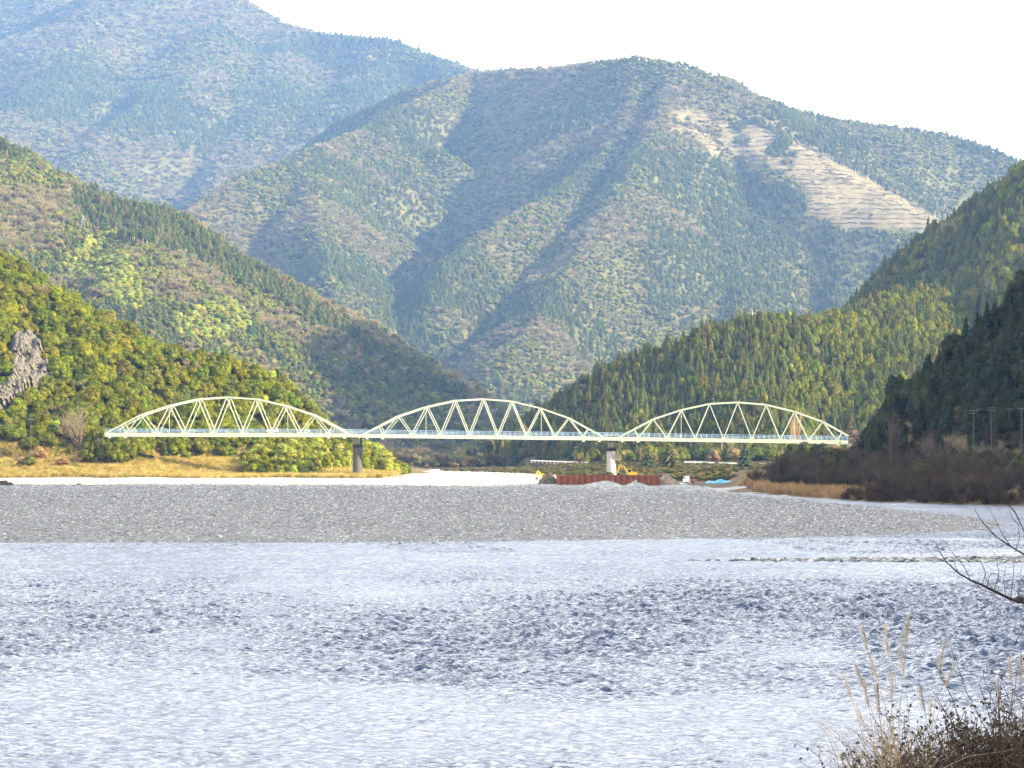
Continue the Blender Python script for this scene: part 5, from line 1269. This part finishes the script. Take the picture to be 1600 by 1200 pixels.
def thicket(px, Y, label, n, h, seed, wpx, leafy):
    r = np.random.default_rng(seed); c = ground_at(px, Y); t = empty('withered_shrub', c, label, 'shrub', 'withered shrubs on the near bank')
    w = wpx / F * Y; mb = MB(); lv = []; ln = []
    for k in range(n):
        b0 = np.array([r.uniform(-w / 2, w / 2), r.normal(0, 0.25), -0.05]); d = np.array([r.normal(0, 0.28), r.normal(0, 0.2), 1.0]); hh = h * r.uniform(0.5, 1.05)
        pts = [b0 + d * hh * s + np.array([r.normal(0, 0.012), r.normal(0, 0.012), 0]) for s in np.linspace(0, 1, 6)]
        mb.tube(pts, np.linspace(0.0055, 0.0018, 6), 4, False)
        for q in range(7):
            s = r.uniform(0.3, 1.0); p = b0 + d * hh * s; u = np.array([r.normal(0, 0.7), r.normal(0, 0.7), 0.7]); e = p + u * r.uniform(0.05, 0.14)
            mb.tube([p, (p + e) / 2 + r.normal(0, 0.008, 3), e], [0.0025, 0.002, 0.0012], 3, False); lv += [e, (p + e) / 2]; ln += [u, u]
            if r.random() < leafy:
                for _ in range(5): lv.append(p + r.normal(0, 0.05, 3)); ln.append(r.normal(0, 1, 3))
    o = mb.build('stalks', M['stalk'], t); o['kind'] = 'stuff'
    lv = np.array(lv); ln = np.array(ln); v, f = leaf_cards(r, lv + r.normal(0, 0.008, lv.shape), ln, 0.016, 0.5)
    o = np_mesh('leaves', v, f, [M['dryleaf']]); o = add('leaves', o, t); o['kind'] = 'stuff'
thicket(1570, Y1 + 0.2, 'dense dark withered shrub in the bottom right corner', 140, 0.70, 4, 105, 0.95)
thicket(1480, Y1 + 0.3, 'sparse brown stalks between pampas and dark shrub', 60, 0.72, 5, 110, 0.25)
thicket(1400, Y1 - 0.3, 'low brown stalks at the foot of the pampas', 44, 0.50, 6, 110, 0.3)
thicket(1590, Y1 + 1.0, 'tall thin brown stalks behind the corner shrub', 34, 1.1, 7, 90, 0.1)
def bare_branch_tree():
    Y0 = 21.0; px0 = 1720; c = ground_at(px0, Y0); t = empty('bare_tree', c, 'leafless tree reaching thin dark twigs in from the right edge', 'tree')
    fz = lambda x, y, k=0: P(1300 + x * 0.36675, 760 + y * 0.36675, Y0 + k) - c
    trunk = [np.array([0, 0, -0.4]), np.array([0.03, 0, 0.8]), np.array([0.0, 0.02, 1.7]), fz(1120, 120)]
    MB().tube(trunk, [0.09, 0.075, 0.06, 0.035], 9).build('trunk', M['bough'], t)
    lim = [([(1140, 640), (980, 560), (818, 495), (760, 480), (690, 445), (640, 420), (590, 400), (540, 370), (490, 325), (462, 285), (440, 240)], 0.016),
           ([(1120, 330), (960, 350), (818, 290), (760, 255), (700, 215), (640, 150), (607, 98)], 0.010),
           ([(1130, 250), (960, 220), (818, 190), (780, 110), (740, 65), (690, 20)], 0.009),
           ([(1120, 760), (960, 750), (818, 735), (785, 730)], 0.008)]
    for pts, r0 in lim:
        q = np.array([fz(x, y, 0.15 * math.sin(x * 0.01)) for x, y in pts]); MB().tube(q, np.linspace(r0, 0.0018, len(q)) , 6).build('branch', M['bough'], t)
    tw = [[(590, 398), (562, 340), (520, 290), (490, 250), (470, 215)], [(495, 328), (450, 305), (410, 272), (375, 235)], [(640, 420), (655, 370), (630, 310), (610, 280)], [(690, 445), (712, 370), (700, 310), (690, 280)], [(740, 470), (730, 400), (742, 340)],
          [(760, 480), (772, 390), (775, 310)], [(660, 430), (670, 385), (690, 365)], [(760, 255), (722, 195), (690, 130), (665, 88)], [(700, 215), (665, 190), (640, 182)], [(800, 165), (770, 140), (752, 85)], [(780, 280), (800, 220), (790, 150)], [(818, 420), (800, 380), (810, 330)], [(600, 405), (640, 440), (700, 460)], [(540, 370), (520, 330), (530, 300)], [(818, 600), (790, 650), (765, 700)], [(818, 905), (780, 890), (740, 880)],
          [(690, 445), (660, 400), (640, 350)], [(818, 480), (770, 430), (740, 410)], [(790, 480), (800, 430), (790, 400)]]
    for pts in tw:
        q = np.array([fz(x, y, 0.1 * math.cos(x * 0.013)) for x, y in pts]); MB().tube(q, np.linspace(0.0034, 0.0011, len(q)), 4).build('twig', M['bough'], t)
    v, f = ICO1; MB().raw(v * np.array([0.035, 0.03, 0.03]) + fz(797, 483), f3=f).build('knot', M['bough'], t)
bare_branch_tree()

# ------------------------------------------------------------------ air
def build_haze():
    x0, x1, y0, y1, z0, z1 = -4000, 4000, -700, 9400, -2.4, 1300
    mb = MB().box(((x0 + x1) / 2, (y0 + y1) / 2, (z0 + z1) / 2), (x1 - x0, y1 - y0, z1 - z0))
    m = bpy.data.materials.new('haze_air'); m.use_nodes = True; nt = m.node_tree; nt.nodes.clear()
    out = nt.nodes.new('ShaderNodeOutputMaterial'); pv = nt.nodes.new('ShaderNodeVolumePrincipled')
    pv.inputs['Color'].default_value = (0.25, 0.47, 1.0, 1); pv.inputs['Density'].default_value = 5.9e-5; pv.inputs['Anisotropy'].default_value = 0.0
    nt.links.new(pv.outputs[0], out.inputs['Volume'])
    mb.build('haze', m, label='thin bluish haze filling the valley', kind='stuff')
build_haze()
